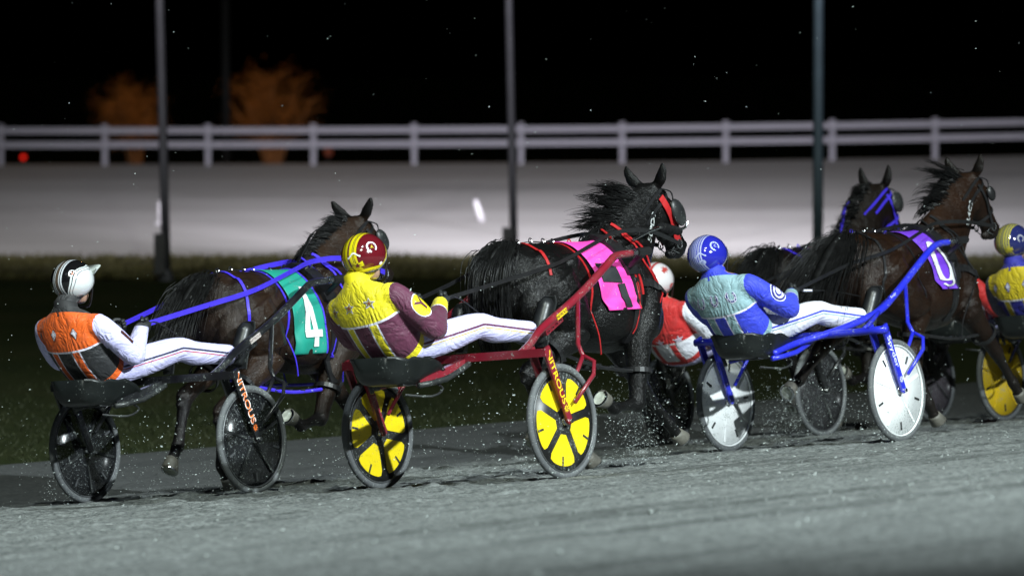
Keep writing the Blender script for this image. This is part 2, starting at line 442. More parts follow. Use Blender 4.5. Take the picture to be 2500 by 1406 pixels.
# white rail along the outside of the back straight
M_rail = simple('white_rail_paint', (.33, .32, .38), .5, var=.06)
F_Y = 140.0
def fx(px): return (px - 1250) * F_Y / F_PX
posts = [-250, 2, 256, 508, 765, 1011, 1272, 1519, 1772, 2032, 2283, 2540, 2790]
fen = bpy.data.objects.new('rail_fence', None); COL.objects.link(fen); fen.location = (0, F_Y, .7)
tag(fen, 'white two-rail fence along the far side of the back straight', 'fence')
for px in posts:
    x = fx(px); z = .69 + far_rise(x)
    b = MB(); b.box((x, F_Y + .07, z + .49 - .7), (.125, .10, 1.0)); b.box((x, F_Y + .07, z + 1.0 - .7), (.15, .13, .03))
    b.v = [(a[0], a[1] - F_Y, a[2]) for a in b.v]
    link('post', make_mesh('post', b.v, b.f), M_rail, fen)
for h in (.86, .52):
    for i in range(len(posts) - 1):
        xa, xb = fx(posts[i]), fx(posts[i + 1]); b = MB()
        za, zb = far_rise(xa) - .01 + h, far_rise(xb) - .01 + h; ht = .072; jog = rng.uniform(-.008, .008)
        vs = [(xx, yy, zz + s * ht + jog) for (xx, zz) in ((xa + .003, za), (xb - .003, zb)) for yy in (-.03, .012) for s in (-1, 1)]
        b.add(vs, [(0, 1, 3, 2), (4, 6, 7, 5), (0, 4, 5, 1), (2, 3, 7, 6), (0, 2, 6, 4), (1, 5, 7, 3)])
        link('rail', make_mesh('rail', b.v, b.f), M_rail, fen)

# light masts in the infield
M_mast = simple('galvanised_mast', (.050, .050, .060), .55, .3, var=.2, scale=2)
M_mast2 = simple('blue_grey_mast', (.055, .082, .10), .5, .2, var=.2, scale=2)
M_dark = simple('dark_cabinet', (.02, .02, .022), .6)
M_lens = NT('lamp_lens'); M_lens.set(Emission_Color=(.95, 1, 1, 1), Emission_Strength=6.0); M_lens = M_lens.m
def mast(px0, px1, py1, Y, rad, mat, label, box=None, h=15.0, lamp=True):
    s = F_PX / Y; X = (px1 - 1250) / s; z = -.03; lean = ((px0 - px1) / s) / (py1 / s)
    o = bpy.data.objects.new('light_mast', None); COL.objects.link(o); o.location = (X, Y, z); tag(o, label, 'mast', 'light masts in the infield')
    b = MB(); b.tube([(0, 0, 0), (lean * h * .5, 0, h * .5), (lean * h, 0, h)], [rad * 1.08, rad * .95, rad * .8], 16, 4); link('pole', make_mesh('pole', b.v, b.f, True), mat, o)
    b = MB(); b.tube([(0, 0, 0), (0, 0, .05)], [rad * 2, rad * 2], 16); b.tube([(0, 0, .05), (0, 0, .16)], [rad * 1.4, rad * 1.25], 16)
    for k in range(4): b.tube([(math.cos(k * 1.57 + .8) * rad * 1.7, math.sin(k * 1.57 + .8) * rad * 1.7, .04), (math.cos(k * 1.57 + .8) * rad * 1.7, math.sin(k * 1.57 + .8) * rad * 1.7, .1)], .015, 6)
    link('base_flange', make_mesh('base_flange', b.v, b.f), mat, o)
    if box:
        b = MB(); b.box((box[0], -.05, box[1] / 2 + .1), (box[2], .22, box[1])); b.box((box[0], -.165, box[1] / 2 + .1), (box[2] * .86, .012, box[1] * .9)); b.box((box[0] + box[2] * .3, -.18, box[1] * .6), (.03, .03, .1))
        link('switch_cabinet', make_mesh('switch_cabinet', b.v, b.f), M_dark, o)
    if lamp:
        b = MB(); b.tube([(lean * h - 1.1, 0, h), (lean * h + 1.1, 0, h)], .05, 8); arm = link('crossarm', make_mesh('crossarm', b.v, b.f), mat, o)
        for k in (-.9, -.3, .3, .9):
            b = MB(); rs = []
            for (yy, rr) in ((-.12, .06), (0.0, .14), (.14, .2), (.16, .2)):
                rs.append([V(lean * h + k + math.cos(q) * rr, yy, h + .22 - yy * .5 + math.sin(q) * rr) for q in [i * math.pi / 8 for i in range(16)]])
            b.rings(rs); link('lamp_head', make_mesh('lamp_head', b.v, b.f), M_dark, o)
    return o
mast(391, 406, 680, 82.0, .062, M_mast, 'grey light mast with dark cabinet at its foot, leftmost of the tall masts', (-.09, .58, .16))
mast(1243, 1256, 640, 84.5, .056, M_mast, 'slim dark grey light mast behind the black horse with pink cloth', (-.10, .6, .16))
mast(1997, 1997, 650, 81.5, .072, M_mast2, 'thick blue-grey light mast behind the horse with blue bridle')
mast(551, 553, 420, 158.0, .11, M_dark, 'faint distant mast beyond the white fence, above the bare tree', h=26, lamp=False, )

# white marker stakes on the back straight
M_white = simple('marker_white', (.55, .54, .57), .5, var=.04)
def stake(px, py, px2, py2, Y, label):
    s = F_PX / Y; P = lambda x, y: V((x - 1250) / s, Y, CAM_H - (y - Y_H) / s)
    a, b_ = P(px2, py2), P(px, py)
    o = bpy.data.objects.new('marker_stake', None); COL.objects.link(o); o.location = a; tag(o, label, 'stake', 'white marker stakes on the back straight')
    b = MB(); d = b_ - a; b.tube([(0, 0, 0), d * .5, d], [.055, .06, .045], 10); b.tube([d, d * 1.03], [.045, .02], 10); link('stake', make_mesh('stake', b.v, b.f, True), M_white, o)
    b = MB(); b.tube([(0, 0, -.02), (0, 0, .015)], [.13, .12], 14); link('foot', make_mesh('foot', b.v, b.f), M_white, o)
stake(1161, 490, 1180, 551, 108.0, 'leaning white marker stake in the middle of the back straight')
stake(392, 492, 393, 545, 106.0, 'white marker stake half hidden by the leftmost mast')

# lamps beyond the fence
def small_lamp(px, py, Y, col, strength, rad, label):
    s = F_PX / Y; p = V((px - 1250) / s, Y, CAM_H - (py - Y_H) / s)
    o = bpy.data.objects.new('signal_lamp', None); COL.objects.link(o); o.location = (p.x, p.y, 0); tag(o, label, 'lamp')
    b = MB(); b.tube([(0, 0, -.03), (0, 0, p.z - rad)], .04, 8); link('post', make_mesh('post', b.v, b.f), M_dark, o)
    t = NT('lamp_glow'); t.set(Base_Color=(.01, .01, .01, 1), Roughness=.6, Emission_Color=(*col, 1), Emission_Strength=strength)
    b = MB(); b.ellipsoid((0, 0, p.z), (rad, rad, rad)); link('lamp_globe', make_mesh('lamp_globe', b.v, b.f, True), t.m, o)
    return p
small_lamp(57, 384, 155.0, (1.0, .02, .01), 1.0, .065, 'small glowing red lamp under the white fence at far left')
small_lamp(802, 371, 158.0, (.75, .16, .08), .10, .12, 'dim reddish lamp under the fence right of the bare trees')

# bare autumn trees beyond the fence, lit by a sodium street lamp
M_bark = simple('tree_bark', (.22, .12, .06), .9, var=.3, scale=4)
M_twig = simple('rusty_leaves', (.26, .13, .04), .8, var=.5, scale=2)
def tree(px, py_base, Y, Hh, W, label, seed):
    r = random.Random(seed); s = F_PX / Y; X = (px - 1250) / s
    o = bpy.data.objects.new('bare_tree', None); COL.objects.link(o); o.location = (X, Y, 0); tag(o, label, 'tree', 'bare trees beyond the fence')
    tr = MB(); tips = []
    for k in range(13):
        q = r.uniform(0, 6.28); sp = r.uniform(.1, .9); top = V(math.cos(q) * W * .46 * sp, math.sin(q) * W * .4 * sp, Hh * (.42 + .55 * math.sqrt(max(0, 1 - sp * sp))) * r.uniform(.85, 1))
        P = [V(math.cos(q) * .12, math.sin(q) * .12, 0), V(top.x * .3, top.y * .3, top.z * .35), V(top.x * .7, top.y * .7, top.z * .7), top]
        tr.tube(P, [.11, .08, .05, .015], 7, 4)
        for j in range(26):
            t = r.uniform(.25, 1); a = P[1].lerp(P[2], t * 1.2) if t < .8 else P[2].lerp(P[3], (t - .8) * 5)
            d = V(r.gauss(0, .8), r.gauss(0, .8), r.uniform(-.2, 1)).normalized() * r.uniform(.3, .8)
            tr.tube([a, a + d * .5 + V(0, 0, .03), a + d], [.026, .018, .008], 5); tips.append((a, d))
    link('trunk', make_mesh('trunk', tr.v, tr.f, True), M_bark, o)
    cr = MB()
    for a, d in tips:
        for _ in range(24):
            p = a + d * r.uniform(.2, 1.15) + V(r.gauss(0, .15), r.gauss(0, .15), r.gauss(0, .15))
            e = V(r.gauss(0, 1), r.gauss(0, 1), r.gauss(0, 1)).normalized(); f = e.orthogonal().normalized(); l = r.uniform(.015, .035)
            cr.add([p - f * l * .5, p + e * l * 1.4, p + f * l * .5, p - e * l], [(0, 1, 2, 3)])
    c = link('crown', make_mesh('crown', cr.v, cr.f), M_twig, o)
    return X
tree(330, 400, 166.0, 2.6, 2.5, 'smaller rusty bare tree left of the leftmost mast', 11)
tree(668, 400, 167.0, 3.15, 3.4, 'larger spreading rusty tree right of the leftmost mast', 23)
d = bpy.data.lights.new('street_lamp_light', 'POINT'); d.energy = 900; d.color = (1.0, .5, .14); d.shadow_soft_size = .2
o = bpy.data.objects.new('street_lamp_light', d); COL.objects.link(o); o.location = (-7.9, 160.2, 7.0)   # hangs on the distant mast, above the frame

# ------------------------------------------------------------------ racing sulky
M_tyre = muddy('tyre_rubber', (.085, .09, .095), .7, 0, .5)
M_rim = simple('wheel_rim_alloy', (.10, .105, .11), .4, .5)
M_black = muddy('black_plastic', (.012, .013, .014), .42, 0, .5)
M_seat = muddy('black_seat', (.008, .010, .010), .38, 0, .08)
M_steel = simple('bright_steel', (.55, .56, .58), .25, 1.0)
M_leather = simple('black_leather', (.012, .012, .013), .4, var=.3, scale=20)
def clear_disc(name, tint, alpha):
    t = NT(name); nz = t.noise(60, 6, rough=.75)
    t.set(Base_Color=t.mix(t.math('MULTIPLY', t.gt(nz, .60), .8), (*tint, 1), (.3, .33, .33, 1)), Roughness=.22,
          Alpha=t.math('MAXIMUM', t.math('MULTIPLY', t.gt(nz, .60), .8), alpha)); return t.m
def wheel(T, side, cfg, rot):
    y = side * HW; c = V(0, y, .352)
    if cfg['wheel'] == 'clear': dm = clear_disc('smoked_disc_' + cfg['key'], cfg['disc'], .62)
    else: dm = muddy('wheel_disc_' + cfg['key'], cfg['disc'], .4, 0, .5)
    b = MB(); b.lathe_y([(.0005, -.013), (.05, -.015), (.09, -.010), (.300, -.006), (.300, .006), (.09, .010), (.05, .015), (.0005, .013)], c, 56)
    w = T.part('wheel', b, dm, smooth=True)
    b = MB(); k = 12; b.lathe_y([(.330 + math.cos(q) * .0215, math.sin(q) * .0215) for q in [2 * math.pi * i / k for i in range(k)]], c, 64)
    T.part('tyre', b, M_tyre, w, True)
    for sd in (-1, 1):
        b = MB(); b.lathe_y([(.302, sd * .010), (.305, sd * .018), (.310, sd * .0195), (.314, sd * .012), (.304, sd * .004)], c, 64)
        T.part('rim', b, M_rim if cfg['wheel'] != 'white' else MATS['white_rim'], w, True)
    b = MB(); b.lathe_y([(.0005, -.04), (.022, -.04), (.026, -.02), (.026, .02), (.022, .04), (.0005, .04)], c, 20); T.part('hub', b, M_steel, w, True)
    for i in range(5):
        a0 = rot + i * 72.0
        for sd in (-1, 1):
            if cfg['wheel'] == 'wedge':
                pts = []; hwid = .027; r1 = .272
                e = math.degrees(math.asin(hwid / r1))
                for rr in (.085, .14, .19, .235):
                    q = R(a0) + math.asin(hwid / rr); pts.append((math.cos(q) * rr, math.sin(q) * rr))
                q0, q1 = a0 + e, a0 + 72 - e
                for k in range(9):
                    q = R(q0 + 3.5 + (q1 - q0 - 7) * k / 8); rr = r1 - (.006 if k in (0, 8) else 0); pts.append((math.cos(q) * rr, math.sin(q) * rr))
                for rr in (.235, .19, .14, .085):
                    q = R(a0 + 72) - math.asin(hwid / rr); pts.append((math.cos(q) * rr, math.sin(q) * rr))
                b = MB(); n = len(pts); off = lambda rr: .0155 - rr * .012
                for yy in (0, .003): b.v += [(c.x + px, y + sd * (.0125 - .0065 * math.hypot(px, pz) / .3 + yy), c.z + pz) for px, pz in pts]
                b.f = [tuple(range(n)), tuple(range(2 * n - 1, n - 1, -1))] + [(j, (j + 1) % n, (j + 1) % n + n, j + n) for j in range(n)]
                T.part('disc_panel', b, MATS[cfg['panel']], w)
            else:      # moulded rib
                d = V(math.cos(R(a0)), 0, math.sin(R(a0))); b = MB()
                b.tube([c + d * .045 + V(0, sd * .011, 0), c + d * .17 + V(0, sd * .011, 0), c + d * .288 + V(0, sd * .005, 0)], [.013, .009, .012], 6, 1, .5, up=V(0, 1, 0)) if False else b.box(c + d * .168 + V(0, sd * .0105, 0), (.235, .006, .016), (d, V(0, 1, 0), d.cross(V(0, 1, 0))))
                T.part('rib', b, dm if cfg['wheel'] != 'clear' else M_black, w)
            # vent slot
            q = R(a0 + 36); d = V(math.cos(q), 0, math.sin(q)); b = MB()
            b.box(c + d * .242 + V(0, sd * .0095, 0), (.056, .008, .013), (d, V(0, 1, 0), d.cross(V(0, 1, 0))))
            T.part('vent_slot', b, M_black if cfg['wheel'] != 'clear' else M_rim, w)
    return w
MATS['white_rim'] = simple('white_rim', (.72, .74, .74), .4, var=.1)
def bar(b, p, q, wid, ht, wd=V(0, 1, 0)):
    p, q = Vector(p), Vector(q); t = (q - p).normalized(); wd = (wd - t * wd.dot(t)).normalized()
    return b.box((p + q) / 2, ((q - p).length, wid, ht), (t, wd, t.cross(wd)))
def sulky(mw, cfg):
    T = Thing('racing_sulky', cfg['label'], 'sulky', mw, (0, 0, 0), 'racing sulkies')
    pm = muddy('sulky_paint_' + cfg['key'], cfg['paint'], .28, .0, .3)
    pm.node_tree.nodes['Principled BSDF'].inputs['Coat Weight'].default_value = .4
    for side, rot in ((-1, cfg['rot'][0]), (1, cfg['rot'][1])): wheel(T, side, cfg, rot)
    ax = -.2; zt = .775
    if cfg.get('style') == 'tube':
        b = MB(); b.tube([(ax, -.79, zt), (ax, -.3, zt - .01), (ax, .3, zt - .01), (ax, .79, zt)], .026, 12, 3); T.part('arch_beam', b, pm, smooth=True)
    else:
        b = MB(); bar(b, (ax, -.775, zt), (ax, .775, zt), .045, .05, V(1, 0, 0)); T.part('arch_beam', b, pm)
    for s in (-1, 1):
        for dy, nm in ((.058, 'fork_arm'), (-.052, 'fork_arm')):
            yy = s * (HW + dy); b = MB()
            p, q = V(ax + .004, yy, zt + .03), V(.006, yy, .335); t = (q - p).normalized(); n = t.cross(V(0, 1, 0))
            rs = []
            for k, hw_ in ((0, .030), (.05, .033), (.7, .026), (.97, .024), (1, .012)):
                m = p.lerp(q, k); rs.append([m + n * hw_ + V(0, .008, 0), m - n * hw_ + V(0, .008, 0), m - n * hw_ - V(0, .008, 0), m + n * hw_ - V(0, .008, 0)])
            b.rings(rs); fk = T.part(nm, b, pm)
            if dy > 0:
                b = MB(); b.tube([(0, yy - s * .02, .352), (0, yy + s * .022, .352)], .014, 8); T.part('axle_bolt', b, M_steel, fk)
                if s < 0 and cfg.get('text'):
                    o = p.lerp(q, .39) + V(0, -.0095, 0); tv, tf = text2d(cfg['text'], .066); m = MB()
                    up = -n if n.x < 0 else n
                    m.v = [tuple(o + t * (x * 1.28) + up * (yv * .88)) for x, yv in tv]; m.f = tf
                    T.part('fork_lettering', m, simple('letter_' + cfg['key'], cfg['ink'], .5, bump=0), fk, fix=False)
                    if cfg.get('halo'):
                        m2 = MB(); m2.v = [tuple(o + V(0, .0007, 0) + t * (x * 1.31) + up * (yv * 1.15)) for x, yv in tv]; m2.f = tf
                        T.part('letter_outline', m2, simple('letter_white', (.8, .8, .8), .5, bump=0), fk, fix=False)
                    # maple leaf badge
                    o = p.lerp(q, .80) + V(0, -.0095, 0); pts = star2d(.027, .5, 8, 90); m = MB(); m.v = [tuple(o + V(x, 0, yv)) for x, yv in pts]; m.f = [tuple(range(len(pts)))]
                    T.part('leaf_badge', m, simple('letter_' + cfg['key'], cfg['ink'], .5, bump=0), fk, fix=False)
                    tv, tf = text2d('B', .03); m = MB(); m.v = [tuple(o + V(x, -.001, yv)) for x, yv in tv]; m.f = tf
                    T.part('badge_letter', m, pm, fk, fix=False)
        # shaft: from the arch forward and up to the horse's saddle
        if cfg.get('style') == 'tube':
            P = [(-.68, s * .17, .665), (-.45, s * .20, .72), (-.1, s * .36, .80), (.22, s * .46, .90), (.5, s * .45, 1.03), (.85, s * .43, 1.22), (1.06, s * .41, 1.32), (1.2, s * .39, 1.35), (1.32, s * .385, 1.355)]
            b = MB(); b.tube(P, [.021, .023, .025, .026, .026, .025, .024, .023, .022], 12, 5); sh = T.part('shaft', b, pm, smooth=True)
            b = MB(); b.tube([(-.19, s * .6, .79), (-.02, s * .55, .83), (.2, s * .475, .895)], .016, 8, 3); T.part('shaft_stay', b, pm, smooth=True)
        else:
            P = [(-.19, s * .56, .775), (.0, s * .51, .835), (.21, s * .455, .925), (.62, s * .445, 1.105), (1.0, s * .425, 1.30), (1.08, s * .41, 1.335), (1.17, s * .39, 1.352), (1.32, s * .385, 1.36)]
            b = MB(); b.tube(P, [.022, .024, .025, .026, .025, .025, .023, .022], 12, 5); sh = T.part('shaft', b, pm, smooth=True)
            b = MB(); bar(b, (-.20, s * .155, .752), (-.66, s * .135, .645), .04, .045); T.part('seat_rail', b, pm)
        b = MB()
        for k in range(9): b.lathe_y([(.013, -.004), (.02, 0), (.013, .004)], (0, 0, 0), 8)
        b = MB(); b.tube([(1.31, s * .385, 1.36), (1.54, s * .37, 1.375)], [.014, .010], 8)
        for k in range(12):
            xx = 1.33 + k * .017; b.tube([(xx, s * .384, 1.36 + (xx - 1.31) * .065), (xx + .008, s * .384, 1.36 + (xx - 1.31) * .065)], [.021, .021], 8)
        T.part('shaft_spring', b, M_steel, sh)
        # stay from shaft to the fork feet
        yy = s * (HW + .045); yi = s * (HW - .045)
        b = MB(); b.tube([(.62, s * .445, 1.095), (.40, s * .58, .81), (.33, s * .66, .74)], .015, 8); b.tube([(.33, s * .66, .74), (.36, s * .72, .70), (.30, yy + s * .002, .62), (.08, yy + s * .004, .46)], [.014, .014, .014, .012], 8)
        b.tube([(.33, s * .66, .74), (.27, yi, .66), (.06, yi, .46)], [.014, .013, .012], 8); T.part('wheel_stay', b, pm, smooth=True)
        # foot rest bracket on the shaft, and footrest
        b = MB(); bar(b, (.27, s * .43, .90), (.46, s * .425, .985), .018, .05); b.tube([(.30, s * .43, .90), (.34, s * .33, .875), (.36, s * .26, .87)], .011, 8); br = T.part('foot_rest', b, pm)
        for k in range(4):
            b = MB(); m = V(.29 + k * .045, s * .441, .905 + k * .021); b.tube([m, m + V(0, s * .012, 0)], .006, 6); T.part('bolt', b, M_steel, br)
        if s < 0 and cfg.get('text'):
            for (o_, tdir, up, sz) in ((V(.40, -.475, 1.005), V(.9, .0, .40).normalized(), V(-.4, 0, .9).normalized(), .028),):
                b = MB(); bar(b, o_ - tdir * .06, o_ + tdir * .06, .004, .03, V(0, 1, 0)); lab = T.part('shaft_label', b, simple('label_' + cfg['key'], cfg['plate'], .5, bump=0), sh)
                tv, tf = text2d(cfg['text'], sz); m = MB(); m.v = [tuple(o_ + V(0, -.0035, 0) + tdir * x + up * yv) for x, yv in tv]; m.f = tf
                T.part('label_lettering', m, simple('label_ink_' + cfg['key'], cfg['plate_ink'], .5, bump=0), lab, fix=False)
    # moulded seat
    b = MB(); nu, nv = 15, 17; top = []; bot = []
    zb = lambda u: float(np.interp(u, [0, .06, .2, .42, .62, .8, 1], [.815, .80, .735, .715, .735, .735, .705]))
    for i in range(nu):
        u = i / (nu - 1); x = -.955 + .555 * u; hwid = float(np.interp(u, [0, .12, .4, .75, 1], [.14, .20, .225, .215, .16]))
        tr, br = [], []
        for j in range(nv):
            v = -1 + 2 * j / (nv - 1); sd = float(np.interp(u, [0, .3, .55, .75, 1], [.0, .085, .075, .03, .0]))
            z = zb(u) + sd * abs(v) ** 2.2 - (.018 * (1 - min(1, abs(v) * 3)) if u > .7 else 0)
            tr.append(V(x, v * hwid, z))
            bz = float(np.interp(u, [0, .15, .5, .8, 1], [.70, .645, .63, .685, .70])); k = abs(v) ** 5
            br.append(V(x + (.03 if u < .05 else 0), v * (hwid - .012), (z - .02) * k + min(bz, z - .02) * (1 - k)))
        top.append(tr); bot.append(br)
    vs = [p for r in top for p in r] + [p for r in bot for p in r]; o2 = nu * nv; fs = []
    for i in range(nu - 1):
        for j in range(nv - 1):
            a, b1, c1, d1 = i * nv + j, i * nv + j + 1, (i + 1) * nv + j + 1, (i + 1) * nv + j
            fs += [(a, b1, c1, d1), (a + o2, d1 + o2, c1 + o2, b1 + o2)]
        for j in (0, nv - 1): fs.append((i * nv + j, (i + 1) * nv + j, (i + 1) * nv + j + o2, i * nv + j + o2))
    for i in (0, nu - 1):
        for j in range(nv - 1): fs.append((i * nv + j, i * nv + j + 1, i * nv + j + 1 + o2, i * nv + j + o2))
    b.add(vs, fs); T.part('seat', b, M_seat, smooth=True)
    b = MB(); b.box((-.62, 0, .648), (.34, .24, .03)); b.tube([(-.5, -.14, .64), (-.5, -.2, .6), (-.62, -.2, .56), (-.75, -.1, .58)], .007, 6, 3); T.part('seat_bracket', b, M_black)
    b = MB(); b.tube([(-.22, .2, .74), (-.45, .2, .66), (-.7, .17, .63)], .018, 8, 2); b.tube([(-.22, -.2, .74), (-.45, -.2, .66), (-.7, -.17, .63)], .018, 8, 2); T.part('seat_bar', b, pm if cfg.get('style') == 'tube' else M_black, smooth=True)
    # mud guard arms over the wheels' inner side
    b = MB(); b.tube([(-.2, .45, .77), (-.38, .45, .72), (-.42, .40, .60)], .014, 8, 2); T.part('stay_loop', b, M_black, smooth=True)
    return T

# ------------------------------------------------------------------ driver
M_glove = simple('black_glove', (.018, .02, .021), .6, var=.3, scale=25)
M_boot = simple('black_boot', (.012, .013, .014), .38, var=.3, scale=15)
M_skin = simple('skin', (.42, .26, .19), .55, var=.08)
M_eye = simple('eye', (.05, .04, .03), .2, bump=0)
M_goggle = simple('dark_goggle', (.01, .011, .012), .15, bump=0)
M_pipe = simple('white_piping', (.70, .70, .84), .6, var=.04, bump=0)
def suit_mat(k, c):
    t = NT('suit_' + k); f1 = t.xyz(t.attr('tc').outputs['Vector']); lat, up, dep = f1[0], f1[1], f1[2]
    g = t.xyz(t.attr('f1').outputs['Vector']); farm, tarm, fleg = g[0], g[1], g[2]
    h = t.xyz(t.attr('f2').outputs['Vector']); st, outw, hd = h[0], h[1], h[2]
    al = t.absv(lat); yk = c.get('yk', .3); W = (*c['pipe'], 1); s0, s1 = c.get('stripe_pos', (.062, .108))
    col = t.mix(0.0, (*c['lower'], 1), (0, 0, 0, 1))
    col = t.mix(t.band(al, s0 - .009, s1 + .009), col, W); col = t.mix(t.band(al, s0, s1), col, (*c['stripe'], 1))
    col = t.mix(t.gt(up, yk - .013), col, W); col = t.mix(t.gt(up, yk), col, (*c['yoke'], 1))
    col = t.mix(t.AND(t.gt(farm, -.004), t.gt(up, .06)), col, (*c.get('seam', c['sleeve']), 1))
    arm = t.gt(farm, 0.0); col = t.mix(arm, col, (*c['sleeve'], 1))
    col = t.mix(t.AND(arm, t.gt(tarm, 1.60)), col, W); col = t.mix(t.AND(arm, t.gt(tarm, 1.63)), col, (*c['cuff'], 1))
    hipf = t.AND(t.gt(fleg, -.055), t.NOT(arm)); col = t.mix(hipf, col, (*c['hip'], 1))
    leg = t.AND(t.gt(fleg, 0.0), t.NOT(arm)); col = t.mix(leg, col, (*c['trouser'], 1))
    on = t.AND(leg, t.gt(outw, 0.02))
    col = t.mix(t.AND(on, t.band(st, .000, .013)), col, (*c['tr1'], 1)); col = t.mix(t.AND(on, t.band(st, -.016, -.009)), col, (*c['tr2'], 1))
    if c.get('collar'): col = t.mix(t.gt(hd, .0), col, (*c['collar'], 1))
    gr = t.noise(14, 5, rough=.6); col = t.mix(t.math('MULTIPLY', t.ramp(gr, [(.5, (0, 0, 0)), (.8, (1, 1, 1))]), .22), col, (.12, .12, .12, 1))
    t.set(Base_Color=col, Roughness=.62); t.put(t.b.inputs['Sheen Weight'], .12)
    o = t.obj()
    rg = t.math('POWER', t.math('ABSOLUTE', t.math('SUBTRACT', t.noise(1, 3, t.mapping(o, (3.2, 9, 6.5), (R(20), R(35), 0)), dist=1.1), .5)), .6)
    t.bump(rg, .6, .034)
    rg2 = t.math('POWER', t.math('ABSOLUTE', t.math('SUBTRACT', t.noise(1, 3, t.mapping(o, (20, 8, 26), (0, R(20), R(30))), dist=1.0), .5)), .6)
    t.bump(rg2, .22, .008)
    pk = t.math('MULTIPLY', t.math('SINE', t.math('MULTIPLY', t.math('ADD', lat, t.math('MULTIPLY', t.noise(18, 2), .03)), 260.0)), t.band(up, yk + .002, yk + .05)); t.bump(pk, .5, .003)
    t.bump(t.noise(1, 3, t.mapping(o, (42, 12, 42)), dist=1.0), .22, .006)
    return t.m
def helmet_mat(k, c):
    t = NT('helmet_' + k); a = t.xyz(t.attr('hp').outputs['Vector']); lat, rim, az = a[0], a[1], a[2]
    al = t.absv(lat); col = t.mix(0.0, (*c['shell'], 1), (0, 0, 0, 1))
    for lo, hi, cc in c['bands']: col = t.mix(t.band(al, lo, hi), col, (*cc, 1))
    for lo, hi, cc in c['rims']: col = t.mix(t.band(rim, lo, hi), col, (*cc, 1))
    if c.get('swoosh'):
        w = t.math('SUBTRACT', rim, t.math('MULTIPLY', t.math('SINE', t.math('MULTIPLY', az, 2.6)), .035))
        for lo, hi, cc in c['swoosh']: col = t.mix(t.AND(t.band(w, lo, hi), t.gt(al, .055)), col, (*cc, 1))
    if c.get('side'):
        vv = t.math('SUBTRACT', t.math('SUBTRACT', al, .078), t.math('MULTIPLY', t.math('SUBTRACT', rim, .62), .07)); vv = t.math('ADD', vv, t.math('MULTIPLY', t.math('SINE', t.math('MULTIPLY', rim, 9.0)), .006))
        for lo, hi, cc in c['side']: col = t.mix(t.AND(t.band(vv, lo, hi), t.gt(rim, .06)), col, (*cc, 1))
    if c.get('check'):
        z = t.math('SINE', t.math('MULTIPLY', az, 55.0)); col = t.mix(t.AND(t.band(rim, *c['check'][0]), t.gt(z, .1)), col, (*c['check'][1], 1))
    t.set(Base_Color=col, Roughness=.12); t.put(t.b.inputs['Coat Weight'], .7); t.put(t.b.inputs['Coat Roughness'], .05)
    return t.m
def hand(T, w, fore, curl_up, s, grip):
    """gloved fist closed round the rein: palm, four bent fingers, thumb"""
    f = fore.normalized(); side = V(0, s, 0); side = (side - f * side.dot(f)).normalized(); up = f.cross(side).normalized()
    if up.z < 0: up = -up
    b = MB(); b.tube([w - f * .05, w, w + f * .045, w + f * .085], [.036, .030, .038, .034], 10, 3, .62, up=up)
    for k, (off, ln) in enumerate(((.030, .92), (.011, 1.0), (-.009, .95), (-.028, .78))):
        p0 = w + f * .075 + up * off
        p1 = p0 + f * .036 * ln - side * .004; p2 = p1 - side * .034 * ln + f * .004; p3 = p2 - f * .026 * ln - side * .004
        b.tube([p0, p1, p2, p3], [.0125, .0115, .0105, .0085], 8, 3)
    th = w + f * .03 + up * .034
    b.tube([th, th + f * .032 + up * .018 - side * .012, th + f * .062 + up * .008 - side * .03], [.014, .0125, .0095], 8, 3)
    return b
